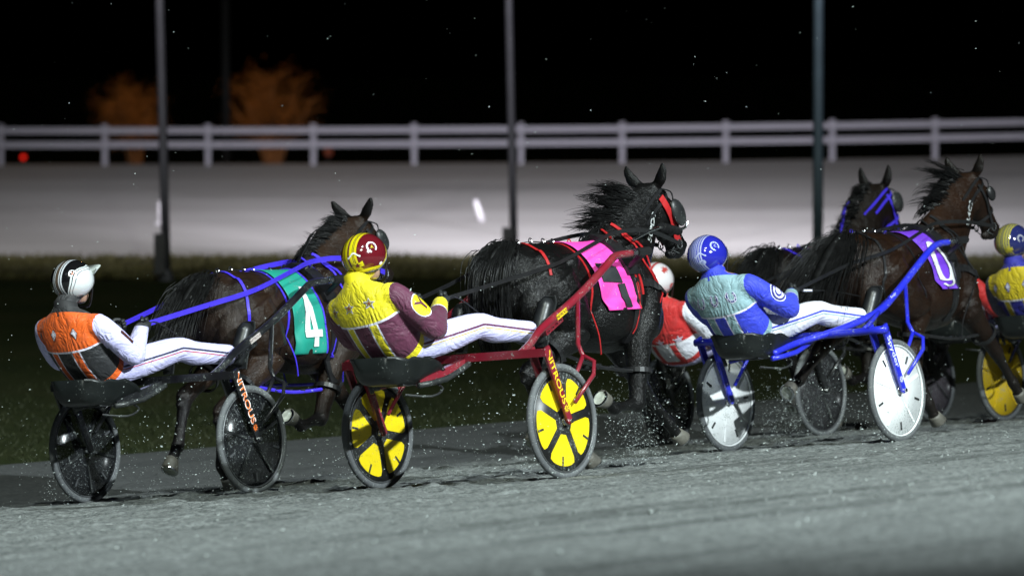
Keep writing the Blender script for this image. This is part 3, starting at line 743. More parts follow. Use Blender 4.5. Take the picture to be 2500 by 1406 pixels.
def driver(mw, cfg):
    k = cfg['key']; lean = R(cfg.get('lean', 0)); dx = cfg.get('dx', 0.0)
    def roll(p, sign=1):
        p = Vector(p); wgt = min(1, max(0, (p.z - .84) / .30)); a = -lean * wgt * sign
        y, z = p.y, p.z - 1.0; return V(p.x, y * math.cos(a) - z * math.sin(a), 1.0 + y * math.sin(a) + z * math.cos(a)) if wgt > 0 else p
    T = Thing('person', cfg['label'], 'person', mw @ Matrix.Translation((dx, 0, cfg.get('dz', 0))), (-.66, 0, .74), 'drivers in the sulkies')
    b = MB()
    secs = [((-.60, .835), .17, .085), ((-.68, .86), .212, .13), ((-.755, .92), .218, .148), ((-.825, .99), .215, .150), ((-.88, 1.065), .222, .148), ((-.92, 1.14), .228, .132), ((-.942, 1.190), .222, .108), ((-.952, 1.228), .168, .092), ((-.957, 1.262), .098, .078), ((-.955, 1.29), .072, .070), ((-.95, 1.33), .066, .066)]
    ax = [V(x, 0, z) for (x, z), _, _ in secs]; C, Wd = catmull(ax, [s_[1] for s_ in secs], 4); _, Dp = catmull(ax, [s_[2] for s_ in secs], 4); rs = []
    for i, c in enumerate(C):
        t = (C[min(i + 1, len(C) - 1)] - C[max(i - 1, 0)]).normalized(); d = t.cross(V(0, 1, 0)).normalized()
        rs.append([roll(c + V(0, 1, 0) * (math.copysign(abs(math.cos(q)) ** .8, math.cos(q)) * Wd[i]) + d * (math.sin(q) * Dp[i])) for q in [2 * math.pi * j / 26 for j in range(26)]])
    b.rings(rs)
    hc = roll(V(-.94, 0, 1.425)); hoff = Vector(cfg.get('head', (0, 0, 0))); hc = hc + hoff
    b.tube([roll(V(-.952, 0, 1.24)), roll(V(-.95, 0, 1.32)), hc + V(-.01, 0, -.05)], [.075, .064, .062], 14, 3)
    b.ellipsoid(hc, (.100, .078, .115)); b.ellipsoid(hc + V(.055, 0, -.07), (.055, .055, .06))           # skull, jaw
    b.ellipsoid(hc + V(.105, 0, -.02), (.022, .014, .028)); b.ellipsoid(hc + V(.09, 0, -.062), (.018, .028, .012)); b.ellipsoid(hc + V(.09, 0, -.10), (.02, .022, .016))   # nose, lips, chin
    arms, legs = {}, {}
    for s in (-1, 1):
        sh = roll(V(-.91, s * .212, 1.150)); el = V(cfg.get('elx', -.68), s * cfg.get('ely', .305), cfg.get('elz', .945) + (-s) * math.sin(lean) * .10); wr = V(cfg.get('wrx', -.385), s * .14, cfg.get('wrz', 1.12))
        arms[s] = (sh, el, wr)
        b.tube([roll(V(-.93, s * .13, 1.14)), sh, sh.lerp(el, .45) + V(-.01, s * .02, 0), el, el.lerp(wr, .35), wr.lerp(el, .12), wr], [.066, .080, .078, .068, .064, .050, .046], 14, 4)
        b.ellipsoid(el + V(-.012, s * .012, -.012), (.055, .05, .05))
        hp = V(-.62, s * .095, .872); kn = V(cfg.get('knx', -.15), s * .225, .965); an = V(.30, s * .30, .905)
        legs[s] = (hp, kn, an)
        b.tube([hp + V(-.06, 0, .0), hp, hp.lerp(kn, .5) + V(0, s * .008, -.004), kn, kn.lerp(an, .33) + V(0, 0, -.012), kn.lerp(an, .75), an], [.105, .112, .100, .080, .080, .067, .070], 14, 4)
    me = remesh(b, .0105, 3)
    # region fields for the cloth
    P = coords(me); z = P[:, 2]; wg = np.clip((z - .84) / .30, 0, 1); a = lean * wg
    y_ = P[:, 1] * np.cos(a) - (z - 1) * np.sin(a); z_ = 1 + P[:, 1] * np.sin(a) + (z - 1) * np.cos(a)
    sp = np.array([-.46, 0, .888]); q = np.stack([P[:, 0] + .70, y_, z_ - .85], 1)
    up = q @ sp; dep = q @ np.array([-.888, 0, -.46])
    Pu = np.stack([P[:, 0], y_ * .62, z_], 1)
    dt, _, _ = seg_dist(Pu, [(-.66, 0, .86), (-.80, 0, .98), (-.93, 0, 1.16), (-.955, 0, 1.26)])
    fa = np.full(len(P), -9.); ta = np.zeros(len(P)); fl = np.full(len(P), -9.); stp = np.zeros(len(P)); ow = np.zeros(len(P)) - 1
    for s in (-1, 1):
        sh, el, wr = arms[s]; d, p, _ = seg_dist(P, [tuple(sh), tuple(el), tuple(wr)])
        f = np.minimum((dt - .138) - (d - .078) - .028, .2) ; f = np.maximum(f, np.where((s * y_ > .235) & (z_ > 1.0), s * y_ - .235, -9))
        f = np.where((s * P[:, 1] > .02) & (d < np.where(p > .95, .088, .125)), f, -9); k_ = f > fa; fa[k_] = f[k_]; ta[k_] = p[k_]
        hp, kn, an = legs[s]; d, p, off = seg_dist(P, [tuple(hp), tuple(kn), tuple(an)])
        f = np.where(s * P[:, 1] > -.0, (P[:, 0] - (-.665)) * .9 + (0.90 - P[:, 2]) * .55 - .0, -9)
        k_ = (f > fl) & (s * P[:, 1] > 0); fl[k_] = f[k_]; stp[k_] = off[k_, 2]; ow[k_] = s * off[k_, 1]
    hz = z_ - 1.235 + (P[:, 0] + .95) * .2
    set_attr(me, 'tc', np.stack([y_, up, dep], 1)); set_attr(me, 'f1', np.stack([fa, ta, fl], 1)); set_attr(me, 'f2', np.stack([stp, ow, hz], 1))
    bv = bvh_of(me)
    sm = suit_mat(k, cfg)
    me.materials.append(sm); me.materials.append(M_skin)
    ctr = np.array([(hc + V(0, 0, 0))[i] for i in range(3)])
    skin_z = hc.z - .115
    for pl in me.polygons:
        c_ = me.vertices[pl.vertices[0]].co
        if c_.z > skin_z and c_.x > hc.x + .015: pl.material_index = 1
    body = T.mesh('body', me, None)
    for s in (-1, 1):
        b = MB(); b.ellipsoid(hc + V(.088, s * .033, .01), (.012, .014, .012)); T.part('eye', b, M_eye, body, True)
        sh, el, wr = arms[s]; fore = (wr - el).normalized(); T.part('glove', hand(T, wr, V(.92, -s * .22, .28), 0, s, None), M_glove, smooth=True)
        an = legs[s][2]; kn = legs[s][1]
        b = MB(); b.tube([an - V(.06, s * .01, -.008), an, an + V(.045, s * .008, -.03)], [.056, .054, .052], 12, 3)
        b.tube([an + V(.05, s * .01, -.065), an + V(.068, s * .01, -.01), an + V(.105, s * .02, .08), an + V(.140, s * .03, .165), an + V(.148, s * .033, .205)], [.040, .052, .052, .050, .026], 12, 4, 1.05)
        bt = T.part('boot', b, M_boot, smooth=True)
        b = MB(); b.ribbon(dens([an + V(.095, s * .01, -.095), an + V(.118, s * .012, -.02), an + V(.150, s * .022, .08), an + V(.186, s * .032, .165), an + V(.182, s * .035, .215)], 4), V(0, 1, 0), .085, .014); T.part('sole', b, M_black, bt)
    # collar
    b = MB(); rr = []
    for (zz, rx) in ((1.205, .086), (1.25, .078), (1.31, .074), (1.312, .068), (1.25, .066)):
        rr.append([roll(V(-.955 + math.cos(q) * rx, math.sin(q) * rx * 1.05, zz - .10 * math.cos(q) * .2)) for q in [2 * math.pi * i / 24 for i in range(24)]])
    b.rings(rr, False); T.part('collar', b, simple('collar_' + k, cfg.get('collar', cfg['yoke']), .7), body, True)
    # helmet
    hm = helmet_mat(k, cfg['helmet']); b = MB(); rxyz = (.150, .130, .138); nA, nR = 56, 18; hp_ = []; tilt = Matrix.Rotation(R(cfg.get('htilt', -6)), 3, 'Y') @ Matrix.Rotation(R(cfg.get('hroll', 0)), 3, 'X')
    cen = hc + V(-.008, 0, .022); rs = []
    low = []
    for j in range(nA):
        azd = 360.0 * j / nA; ad = min(azd, 360 - azd)     # 0 = front
        low.append(float(np.interp(ad, [0, 48, 62, 76, 90, 180], [14, 10, -18, -44, -52, -56])))
    for i in range(nR + 1):
        ring = []
        for j in range(nA):
            el = low[j] + (88 - low[j]) * i / nR; q = R(360.0 * j / nA); ce, se = math.cos(R(el)), math.sin(R(el))
            kx = 1 + (.06 if math.cos(q) < 0 else 0) * (1 - abs(se)); p = V(math.cos(q) * ce * rxyz[0] * kx, math.sin(q) * ce * rxyz[1], se * rxyz[2])
            if el < -15: p *= 1 - (-15 - el) * .0022
            ring.append(cen + tilt @ p); hp_.append((p.y, (el - low[j]) / 90.0, q))
        rs.append(ring)
    b.rings(rs, False); b.f.append(tuple(range(nR * nA, (nR + 1) * nA)))
    me = make_mesh('helmet', [v - T.base for v in map(Vector, b.v)], b.f, True); set_attr(me, 'hp', np.array(hp_))
    he = link('helmet', me, hm, T.o); m = he.modifiers.new('solid', 'SOLIDIFY'); m.thickness = .012; m.offset = -1
    hb = BVHTree.FromPolygons([Vector(v) for v in b.v], b.f)
    b = MB(); b.tube(rs[0] + [rs[0][0]], .006, 8); T.part('helmet_trim', b, simple('trim_' + k, cfg['helmet'].get('trim', (.02, .02, .02)), .4), he, True)
    b = MB(); b.tube([cen + tilt @ V(.06, s_ * .108, -.06) for s_ in (-1,)] + [cen + tilt @ V(.08, -.06, -.155), cen + tilt @ V(.085, 0, -.17), cen + tilt @ V(.08, .06, -.155), cen + tilt @ V(.06, .108, -.06)], .007, 6, 3, 1.5); T.part('chin_strap', b, M_leather, he)
    b = MB()
    gl = [cen + tilt @ V(math.cos(R(q)) * .132, math.sin(R(q)) * .108, -.012) for q in range(-62, 63, 12)]; b.ribbon(gl, V(0, 0, 1), .05, .012); T.part('goggles', b, M_goggle, he)
    if cfg['helmet'].get('visor'):
        b = MB(); n = 13; vs = []
        for i in range(n):
            q = R(-58 + 116 * i / (n - 1)); vs += [cen + tilt @ V(math.cos(q) * .148, math.sin(q) * .128, .032), cen + tilt @ V(math.cos(q) * .148 + .10 * math.cos(q * 1.3), math.sin(q) * .140, .045 + .045 * math.cos(q))]
        b.add(vs + [v - V(0, 0, .006) for v in vs], [(2 * i, 2 * i + 1, 2 * i + 3, 2 * i + 2) for i in range(n - 1)] + [(2 * i + 2 * n, 2 * i + 2 + 2 * n, 2 * i + 3 + 2 * n, 2 * i + 1 + 2 * n) for i in range(n - 1)] + [(2 * i + 1, 2 * i + 1 + 2 * n, 2 * i + 3 + 2 * n, 2 * i + 3) for i in range(n - 1)])
        T.part('visor', b, simple('visor_' + k, cfg['helmet']['visor'], .4), he, True)
    def on_helmet(nm, v2, f2, az, el, mat, sc=1.0, off=.002, rot=0):
        d = V(math.cos(R(az)) * math.cos(R(el)), math.sin(R(az)) * math.cos(R(el)), math.sin(R(el)))
        o = cen + tilt @ V(d.x * rxyz[0], d.y * rxyz[1], d.z * rxyz[2]); n_ = tilt @ d; Uu = V(0, 0, 1).cross(n_).normalized(); Vv = n_.cross(Uu)
        if rot: Uu, Vv = Uu * math.cos(R(rot)) + Vv * math.sin(R(rot)), Vv * math.cos(R(rot)) - Uu * math.sin(R(rot))
        m_ = MB(); decal(m_, hb, v2, f2, o, Uu * sc, Vv * sc, off); return T.part(nm, m_, mat, he, fix=False)
    for (nm, kind, az, el, sc, col, off, rot) in cfg['helmet'].get('marks', []):
        mt = simple('mark_%s_%s' % (k, nm), col, .3, bump=0, var=.05)
        if kind == 'ring':
            v2, f2 = [], []
            for i in range(25):
                q = R(i * 300 / 24 - 60); wv = .17 + .09 * math.sin(i * 2.1); v2 += [(math.cos(q), math.sin(q)), (math.cos(q) * (1 - wv * 1.6), math.sin(q) * (1 - wv * 1.6))]
            f2 = [(2 * i, 2 * i + 2, 2 * i + 3, 2 * i + 1) for i in range(24)]
        elif kind == 'star': v2, f2 = poly2d(star2d(1, .45), 1)
        elif kind == 'leaf': v2, f2 = poly2d(star2d(1, .38, 7), 1)
        elif kind == 'oval': v2, f2 = poly2d([(math.cos(R(i * 20)), math.sin(R(i * 20)) * .8) for i in range(18)], 1)
        elif kind == 'ribbon':
            v2 = []; 
            for i in range(17): xx = -1 + i / 8; v2 += [(xx, .28 * math.cos(xx * 3.4)), (xx, .28 * math.cos(xx * 3.4) + .26)]
            f2 = [(2 * i, 2 * i + 2, 2 * i + 3, 2 * i + 1) for i in range(16)]
        else: v2, f2 = text2d(kind, 1.6)
        on_helmet(nm, v2, f2, az, el, mt, sc, off, rot)
    # prints on the back and sleeves
    bk = V(-.888, 0, -.46)
    def on_back(nm, v2, f2, y, upv, mat, off, sc=1.0):
        o = V(-.70, y, .85) + V(-.46, 0, .888) * upv + bk * .12
        m_ = MB(); decal(m_, bv, v2, f2, roll(o), V(0, -1, 0) * sc, V(-.46, 0, .888) * sc, off); T.part(nm, m_, mat, body, fix=False)
    em = cfg.get('emblem')
    if em:
        mw_ = simple('emblem_edge_' + k, em['edge'], .6, bump=0, var=.05); mi = simple('emblem_' + k, em['fill'], .6, bump=0, var=.05)
        for y in em['ys']:
            if em['kind'] == 'star':
                for q, (sc, mt) in enumerate(((.036, mw_), (.028, mi), (.019, simple('emblem_mid_' + k, em['mid'], .6, bump=0)), (.013, simple('emblem_core_' + k, em['core'], .6, bump=0)))):
                    v2, f2 = poly2d(star2d(1, .42), 1); on_back('star_patch', v2, f2, y, em['up'], mt, .003 + q * .0011, sc)
            elif em['kind'] == 'diamond':
                for q, (sc, mt) in enumerate(((1.0, mi), (.78, mw_), (.6, mi), (.5, mw_))):
                    v2, f2 = poly2d([(0, .036), (-.021, 0), (0, -.036), (.021, 0)], 2); on_back('diamond_patch', [(a_ * sc, b_ * sc) for a_, b_ in v2], f2, y, em['up'], mt, .003 + q * .0011)
            else:
                for q, (g0, mt) in enumerate(((.0, mw_), (.004, mi))):
                    v2 = []
                    for i in range(21):
                        a_ = R(125 + i * 290 / 20); ro, ri = .034 - g0, .018 + g0
                        v2 += [(math.cos(a_) * ro * .86, math.sin(a_) * ro * 1.1), (math.cos(a_) * ri * .86, math.sin(a_) * ri * 1.1)]
                    on_back('horseshoe_patch', v2, [(2 * i, 2 * i + 2, 2 * i + 3, 2 * i + 1) for i in range(20)], y, em['up'], mt, .003 + q * .0012)
                for i in range(6):
                    a_ = R(150 + i * 48); v2 = [(math.cos(a_) * .0265 * .86 + dx_, math.sin(a_) * .0265 * 1.1 + dy_) for dx_, dy_ in ((-.002, -.003), (.002, -.003), (.002, .003), (-.002, .003))]
                    on_back('nail_mark', v2, [(0, 1, 2, 3)], y, em['up'], mw_, .0056)
    sl = cfg.get('sleeve_mark')
    if sl:
        sh, el, wr = arms[-1]; o = sh.lerp(el, sl['t']) + V(-.02, -.075, .035); ax_ = (el - sh).normalized(); nn = V(-.35, -.85, .35); nn = (nn - ax_ * nn.dot(ax_)).normalized(); uu = ax_.cross(nn).normalized()
        if uu.dot(V(1, 0, 0)) < 0: uu = -uu
        for q, (rad, colr) in enumerate(sl['discs']):
            v2, f2 = poly2d([(math.cos(R(i * 15)) * rad * .82, math.sin(R(i * 15)) * rad) for i in range(24)], 2)
            m_ = MB(); decal(m_, bv, v2, f2, o, uu, -ax_, .003 + q * .0012); T.part('sleeve_disc', m_, simple('sleeve_%s_%d' % (k, q), colr, .6, bump=0), body, fix=False)
        v2, f2 = text2d(sl['text'], sl['size']); m_ = MB(); decal(m_, bv, v2, f2, o, uu, -ax_, .0075); T.part('sleeve_letter', m_, simple('sleeve_ink_' + k, sl['ink'], .6, bump=0), body, fix=False)
    # whip held in the right hand
    wr = arms[-1][2]; b = MB(); p = wr + V(.08, .02, .02)
    if cfg.get('whip') == 'straight': b.tube([p, p + V(.16, -.0, -.0), p + V(.6, -.02, -.035), p + V(1.25, -.04, -.16), p + V(1.33, -.03, -.25)], [.006, .006, .0035, .002, .0015], 6, 3)
    else: b.tube([p + V(-.1, 0, -.12), p, p + V(.10, -.03, .0), p + V(.26, -.10, -.13), p + V(.32, -.12, -.16)], [.003, .005, .004, .003, .002], 6, 4)
    Wp = Thing('driving_whip', cfg['whip_label'], 'whip', mw @ Matrix.Translation((dx, 0, cfg.get('dz', 0))), tuple(p), 'driving whips'); Wp.part('shaft', b, M_leather)
    if cfg.get('whip') == 'straight':
        b = MB(); b.tube([p + V(.10, 0, 0), p + V(.20, -.003, -.004)], .008, 8); Wp.part('grip', b, M_pipe)
    return T, arms

# ------------------------------------------------------------------ horse
def coat_mat(k, c, c2, points, lather, cfg_spec=.42):
    t = NT('coat_' + k); p = t.xyz(t.attr('leg').outputs['Vector'])
    n1 = t.noise(3.2, 4); n2 = t.noise(9, 5, rough=.65)
    col = t.ramp(n1, [(.3, c), (.7, c2)])
    col = t.mix(t.math('MULTIPLY', t.ramp(n2, [(.55, (0, 0, 0)), (.78, (1, 1, 1))]), lather), col, (.16, .155, .15, 1))
    low = t.new('MapRange'); t.lk(p[0], low.inputs[0]); low.inputs[1].default_value = .25; low.inputs[2].default_value = .75
    col = t.mix(low.outputs[0], col, (*points, 1))
    spl = t.noise(55, 5, rough=.8); sp = t.math('MULTIPLY', t.gt(t.math('ADD', spl, t.math('MULTIPLY', p[0], .12)), .82), .5); col = t.mix(sp, col, (.22, .23, .22, 1))
    o = t.obj(); hair = t.noise(1, 5, t.mapping(o, (11, 75, 48), (0, R(30), 0)), rough=.7, dist=1.2)
    t.set(Base_Color=col, Roughness=t.math('MULTIPLY_ADD', hair, .35, .20)); t.put(t.b.inputs['Specular IOR Level'], .16); t.put(t.b.inputs['Coat Weight'], cfg_spec * .36); t.put(t.b.inputs['Coat Roughness'], .23)
    mus = t.math('POWER', t.math('ABSOLUTE', t.math('SUBTRACT', t.noise(1, 2, t.mapping(o, (5, 6, 3.2), (0, R(25), 0)), dist=.8), .5)), .7); t.bump(mus, .16, .05); t.bump(n2, .4, .02); t.bump(hair, .7, .010); t.lk(t.b.inputs['Normal'].links[0].from_socket, t.b.inputs['Coat Normal']); return t.m
def hair_mat(k, c):
    return simple('hair_' + k, c, .38, var=.4, scale=14, bump=0, Specular_IOR_Level=.22)
M_hoof = simple('hoof_horn', (.10, .095, .08), .6, var=.35, scale=18)
M_sole = simple('hoof_sole', (.42, .44, .38), .9, var=.45, scale=22, bump=.6, bscale=30)
def strands(roots, dirfn, n, ln, rad, r, seg=6, spread=.02):
    b = MB()
    for i in range(n):
        p, base = roots(r); L_ = ln(r); pts = []; q = Vector(p); ph = [r.uniform(0, 6.3) for _ in range(3)]; amp = r.uniform(.2, 1.0) * spread
        for s in range(seg + 1):
            t = s / seg; pts.append(q.copy()); d = dirfn(t, base, r)
            q = q + d * (L_ / seg) + V(math.sin(ph[0] + t * 5) * amp, math.sin(ph[1] + t * 4.2) * amp, math.sin(ph[2] + t * 4.6) * amp)
        r0 = rad * r.uniform(.5, 1.5); b.tube(pts, [r0 * (1 - (s / seg) ** 1.6) + .0006 for s in range(seg + 1)], 4, 1, r.uniform(.4, 1.0), cap=False)
    return b
def horse(mw, cfg, hands):
    k = cfg['key']; r = random.Random(cfg['seed']); dx = cfg.get('dx', 0.0); H = Vector(cfg.get('head', (0, 0, 0)))
    T = Thing('race_horse', cfg['label'], 'horse', mw @ Matrix.Translation((dx, 0, 0)), (1.3, 0, 0), 'harness horses in the race')
    b = MB()
    sec = [(.44, 1.19, .06, .10), (.475, 1.185, .15, .19), (.55, 1.18, .225, .255), (.66, 1.175, .265, .285), (.80, 1.165, .278, .298), (.95, 1.145, .268, .312), (1.1, 1.125, .270, .325), (1.25, 1.108, .285, .338),
           (1.4, 1.098, .290, .348), (1.55, 1.105, .268, .362), (1.68, 1.11, .240, .352), (1.80, 1.095, .215, .305), (1.90, 1.06, .175, .24), (1.97, 1.03, .115, .16), (2.005, 1.02, .04, .06)]
    rs = []
    P, Zs = catmull([V(s[0], 0, s[1]) for s in sec], [s[3] for s in sec], 3); _, Ws = catmull([V(s[0], 0, s[1]) for s in sec], [s[2] for s in sec], 3)
    for i, p in enumerate(P):
        ring = []; roof = float(np.interp(p.x, [.5, .8, 1.1, 1.5, 1.7], [.10, .16, .12, .30, .34]))
        for j in range(28):
            q = 2 * math.pi * j / 28; sn = math.sin(q); wv = Ws[i] * (1 - roof * max(0, sn) ** 2)
            ring.append(V(p.x, math.cos(q) * wv, p.z + sn * Zs[i]))
        rs.append(ring)
    b.rings(rs)
    # muscle masses
    for s in (-1, 1):
        b.ellipsoid((.70, s * .155, 1.20), (.20, .135, .22)); b.ellipsoid((.58, s * .14, 1.06), (.13, .115, .22)); b.ellipsoid((1.74, s * .155, 1.08), (.14, .105, .26), rot=Matrix.Rotation(R(-18), 3, 'Y'))
        b.ellipsoid((1.90, s * .085, .96), (.10, .095, .15)); b.ellipsoid((.90, s * .20, 1.32), (.09, .06, .07)); b.ellipsoid((1.3, s * .17, 1.0), (.3, .13, .2))
        b.ellipsoid((1.72, s * .10, 1.30), (.14, .09, .16))
    # neck and head
    poll = V(2.11, 0, 1.80) + H; nose = V(2.405, 0, 1.395) + H + Vector(cfg.get('nose', (0, 0, 0)))
    nk = [(V(1.62, 0, 1.20), .30, .165), (V(1.74, 0, 1.33) + H * .2, .275, .140), (V(1.87, 0, 1.475) + H * .5, .225, .112), (V(1.985, 0, 1.625) + H * .8, .180, .096), (V(2.06, 0, 1.725) + H, .145, .088), (poll + V(.015, 0, -.01), .095, .078)]
    C, D = catmull([s[0] for s in nk], [s[1] for s in nk], 4); _, Wn = catmull([s[0] for s in nk], [s[2] for s in nk], 4); rs = []
    for i, c in enumerate(C):
        t = (C[min(i + 1, len(C) - 1)] - C[max(i - 1, 0)]).normalized(); d = t.cross(V(0, 1, 0)).normalized()
        if d.x > 0: d = -d
        ring = []
        for j in range(22):
            q = 2 * math.pi * j / 22; cs = math.cos(q); ring.append(c + d * (cs * D[i]) + V(0, 1, 0) * (math.sin(q) * Wn[i] * (1 - .35 * max(0, cs))))
        rs.append(ring)
    b.rings(rs)
    hd = (nose - poll).normalized(); hb_ = hd.cross(V(0, 1, 0)).normalized()
    if hb_.x > 0: hb_ = -hb_                                    # towards the throat
    Lh = (nose - poll).length; rs = []
    yaw = R(cfg.get('yaw', 0))
    def HP(t, back, y):
        p = poll + hd * (Lh * t) + hb_ * back + V(0, y, 0); q = p - poll
        return poll + V(q.x * math.cos(yaw) - q.y * math.sin(yaw), q.x * math.sin(yaw) + q.y * math.cos(yaw), q.z)
    for (t, off, dp, wd) in ((-.13, .035, .045, .04), (-.07, .03, .085, .072), (.06, .03, .115, .090), (.2, .035, .140, .102), (.33, .035, .142, .098), (.46, .022, .118, .080), (.6, .006, .095, .066), (.75, -.004, .080, .058), (.88, -.004, .079, .060), (.96, -.002, .070, .055), (1.02, 0, .048, .040), (1.05, 0, .018, .018)):
        rs.append([HP(t, off + math.cos(q) * dp, math.sin(q) * wd * (1 - .18 * math.cos(q))) for q in [2 * math.pi * j / 20 for j in range(20)]])
    b.rings(rs)
    for s in (-1, 1):
        b.ellipsoid(HP(.26, .085, s * .055), (.085, .035, .085)); b.ellipsoid(HP(.27, -.045, s * .085), (.03, .02, .028)); b.ellipsoid(HP(.93, -.045, s * .04), (.028, .018, .03))
    b.ellipsoid(HP(.9, .07, 0), (.05, .04, .035))
    ear = []
    for s in (-1, 1):
        e0 = HP(-.03, -.02, s * .055); e1 = e0 + V(-.015, s * .055, .055); tip = e0 + V(-.035, s * (.075 + cfg.get('eary', 0)), .16) + Vector(cfg.get('ear', (0, 0, 0)))
        ear.append((e0, tip)); b.tube([e0 - V(0, s * .02, .04), e0, e1, e1.lerp(tip, .55) + V(0, s * .008, 0), tip], [.03, .036, .046, .034, .008], 10, 4, .5, up=V(1, 0, 0))
    # legs
    hoofs = []; legpts = []
    for nm in ('fr', 'fl', 'hr', 'hl'):
        s = -1 if nm[1] == 'r' else 1; jt = [Vector(p) for p in cfg['legs'][nm]]; y = lambda p: V(p.x, p.y, p.z)
        if nm[0] == 'f':
            el, kn, fe, hf = jt
            pts = [V(1.78, s * .135, 1.12), el.lerp(V(1.72, s * .17, .98), .5), el, el.lerp(kn, .4), el.lerp(kn, .82), kn, kn.lerp(fe, .2), kn.lerp(fe, .55), kn.lerp(fe, .86), fe, fe.lerp(hf, .6), hf]
            b.tube(pts, [.13, .125, .098, .076, .054, .055, .043, .033, .036, .045, .035, .044], 14, 3)
            b.ellipsoid(kn + (kn - el.lerp(fe, .5)).normalized() * .006, (.047, .045, .058))
        else:
            st, hk, fe, hf = jt
            pts = [V(.72, s * .14, 1.22), V(.80, s * .165, 1.06).lerp(st, .25), st, st.lerp(hk, .38), st.lerp(hk, .78), hk, hk.lerp(fe, .15), hk.lerp(fe, .5), hk.lerp(fe, .86), fe, fe.lerp(hf, .6), hf]
            b.tube(pts, [.19, .185, .135, .092, .057, .064, .050, .037, .039, .047, .036, .045], 14, 3)
            bk = (hk - st).normalized(); b.tube([st.lerp(hk, .55) + V(-.045, 0, .0), hk + bk * .045 + V(-.02, 0, .01), hk.lerp(fe, .25) + V(-.01, 0, 0)], [.022, .036, .026], 8, 3)
        hoofs.append((fe, hf)); legpts.append([tuple(p) for p in jt])
    me = remesh(b, .0125, 5)
    Pn = coords(me); lf = np.zeros(len(Pn))
    for jt in legpts:
        d, p, _ = seg_dist(Pn, jt); lf = np.maximum(lf, np.where(d < .13, np.clip((p - .45) / 1.0, 0, 1), 0))
    _, hpq, _ = seg_dist(Pn, [tuple(poll), tuple(nose)])
    lf = np.maximum(lf, np.where(Pn[:, 0] > poll.x, np.clip((hpq - .6) / .6, 0, .6), 0))
    lf = np.maximum(lf, np.where(Pn[:, 2] > poll.z + .05, .8, 0)); set_attr(me, 'leg', np.stack([lf, lf, lf], 1)); bv = bvh_of(me)
    body = T.mesh('body', me, coat_mat(k, cfg['coat'], cfg['coat2'], cfg.get('points', (.008, .007, .007)), cfg.get('lather', .1), cfg.get('spec', .42)))
    # hooves with sole and shoe
    for i, (fe, hf) in enumerate(hoofs):
        d = (hf - fe).normalized(); a = V(0, 1, 0) if abs(d.y) < .9 else V(1, 0, 0); s1 = d.cross(a).normalized(); s2 = V(0, 1, 0); s2 = (s2 - d * s2.dot(d)).normalized()
        fw = s1 if s1.x > 0 else -s1
        if hf.z - fe.z > .02: fw = -fw                           # leg folded: toe points back
        c0 = hf - d * .012
        rs = []
        for t, rr, off in ((0, .043, 0), (.02, .047, .004), (.075, .058, .016), (.080, .056, .016)):
            rs.append([c0 + d * t + fw * (off + math.cos(q) * rr * 1.08) + s2 * (math.sin(q) * rr) for q in [2 * math.pi * j / 18 for j in range(18)]])
        b = MB(); b.rings(rs); ho = T.part('hoof', b, M_hoof if i in cfg.get('pale', ()) or True else M_hoof, body, True)
        b = MB(); c1 = c0 + d * .0805 + fw * .016; b.rings([[c1 + d * e_ + fw * (math.cos(q) * .048) + s2 * (math.sin(q) * .046) for q in [2 * math.pi * j / 18 for j in range(18)]] for e_ in (0, .002)]); T.part('sole', b, M_sole, ho)
        b = MB(); sq = [c1 + d * .003 + fw * (math.cos(q) * .053) + s2 * (math.sin(q) * .050) for q in [R(-150 + 300 * j / 20) for j in range(21)]]; b.ribbon(sq, d, .007, .014); T.part('horse_shoe', b, M_steel, ho)
    # eyes
    for s in (-1, 1):
        b = MB(); b.ellipsoid(HP(.27, -.04, s * .098), (.016, .010, .016)); T.part('eye', b, M_eye, body, True)
    # mane, forelock, tail
    hm = hair_mat(k, cfg.get('hair', (.006, .006, .006)))
    mc = cfg['mane']
    def mroot(r):
        t = mc.get('t0', .1) + r.random() * (mc.get('t1', .85) - mc.get('t0', .1)); i = int(4 + t * (len(C) - 5)); c = C[i]
        tt = (C[min(i + 1, len(C) - 1)] - C[max(i - 1, 0)]).normalized(); d = tt.cross(V(0, 1, 0)).normalized(); d = d if d.x < 0 else -d
        return c + d * (D[i] * .93) + V(0, r.gauss(0, .014), 0), (t, d, V(r.gauss(0, .18), r.gauss(0, .22), r.gauss(0, .22)))
    def mdir(t, base, r):
        w = mc['dir']; q = Vector(w[0]).lerp(Vector(w[1]), t); q = q * (1 - .25 * (1 - t) ** 2) + base[1] * (.25 * (1 - t) ** 2); return (q + base[2] * (.3 + t) + V(0, base[0] * .1, (base[0] - .5) * mc.get('fan', .5))).normalized()
    b = MB()
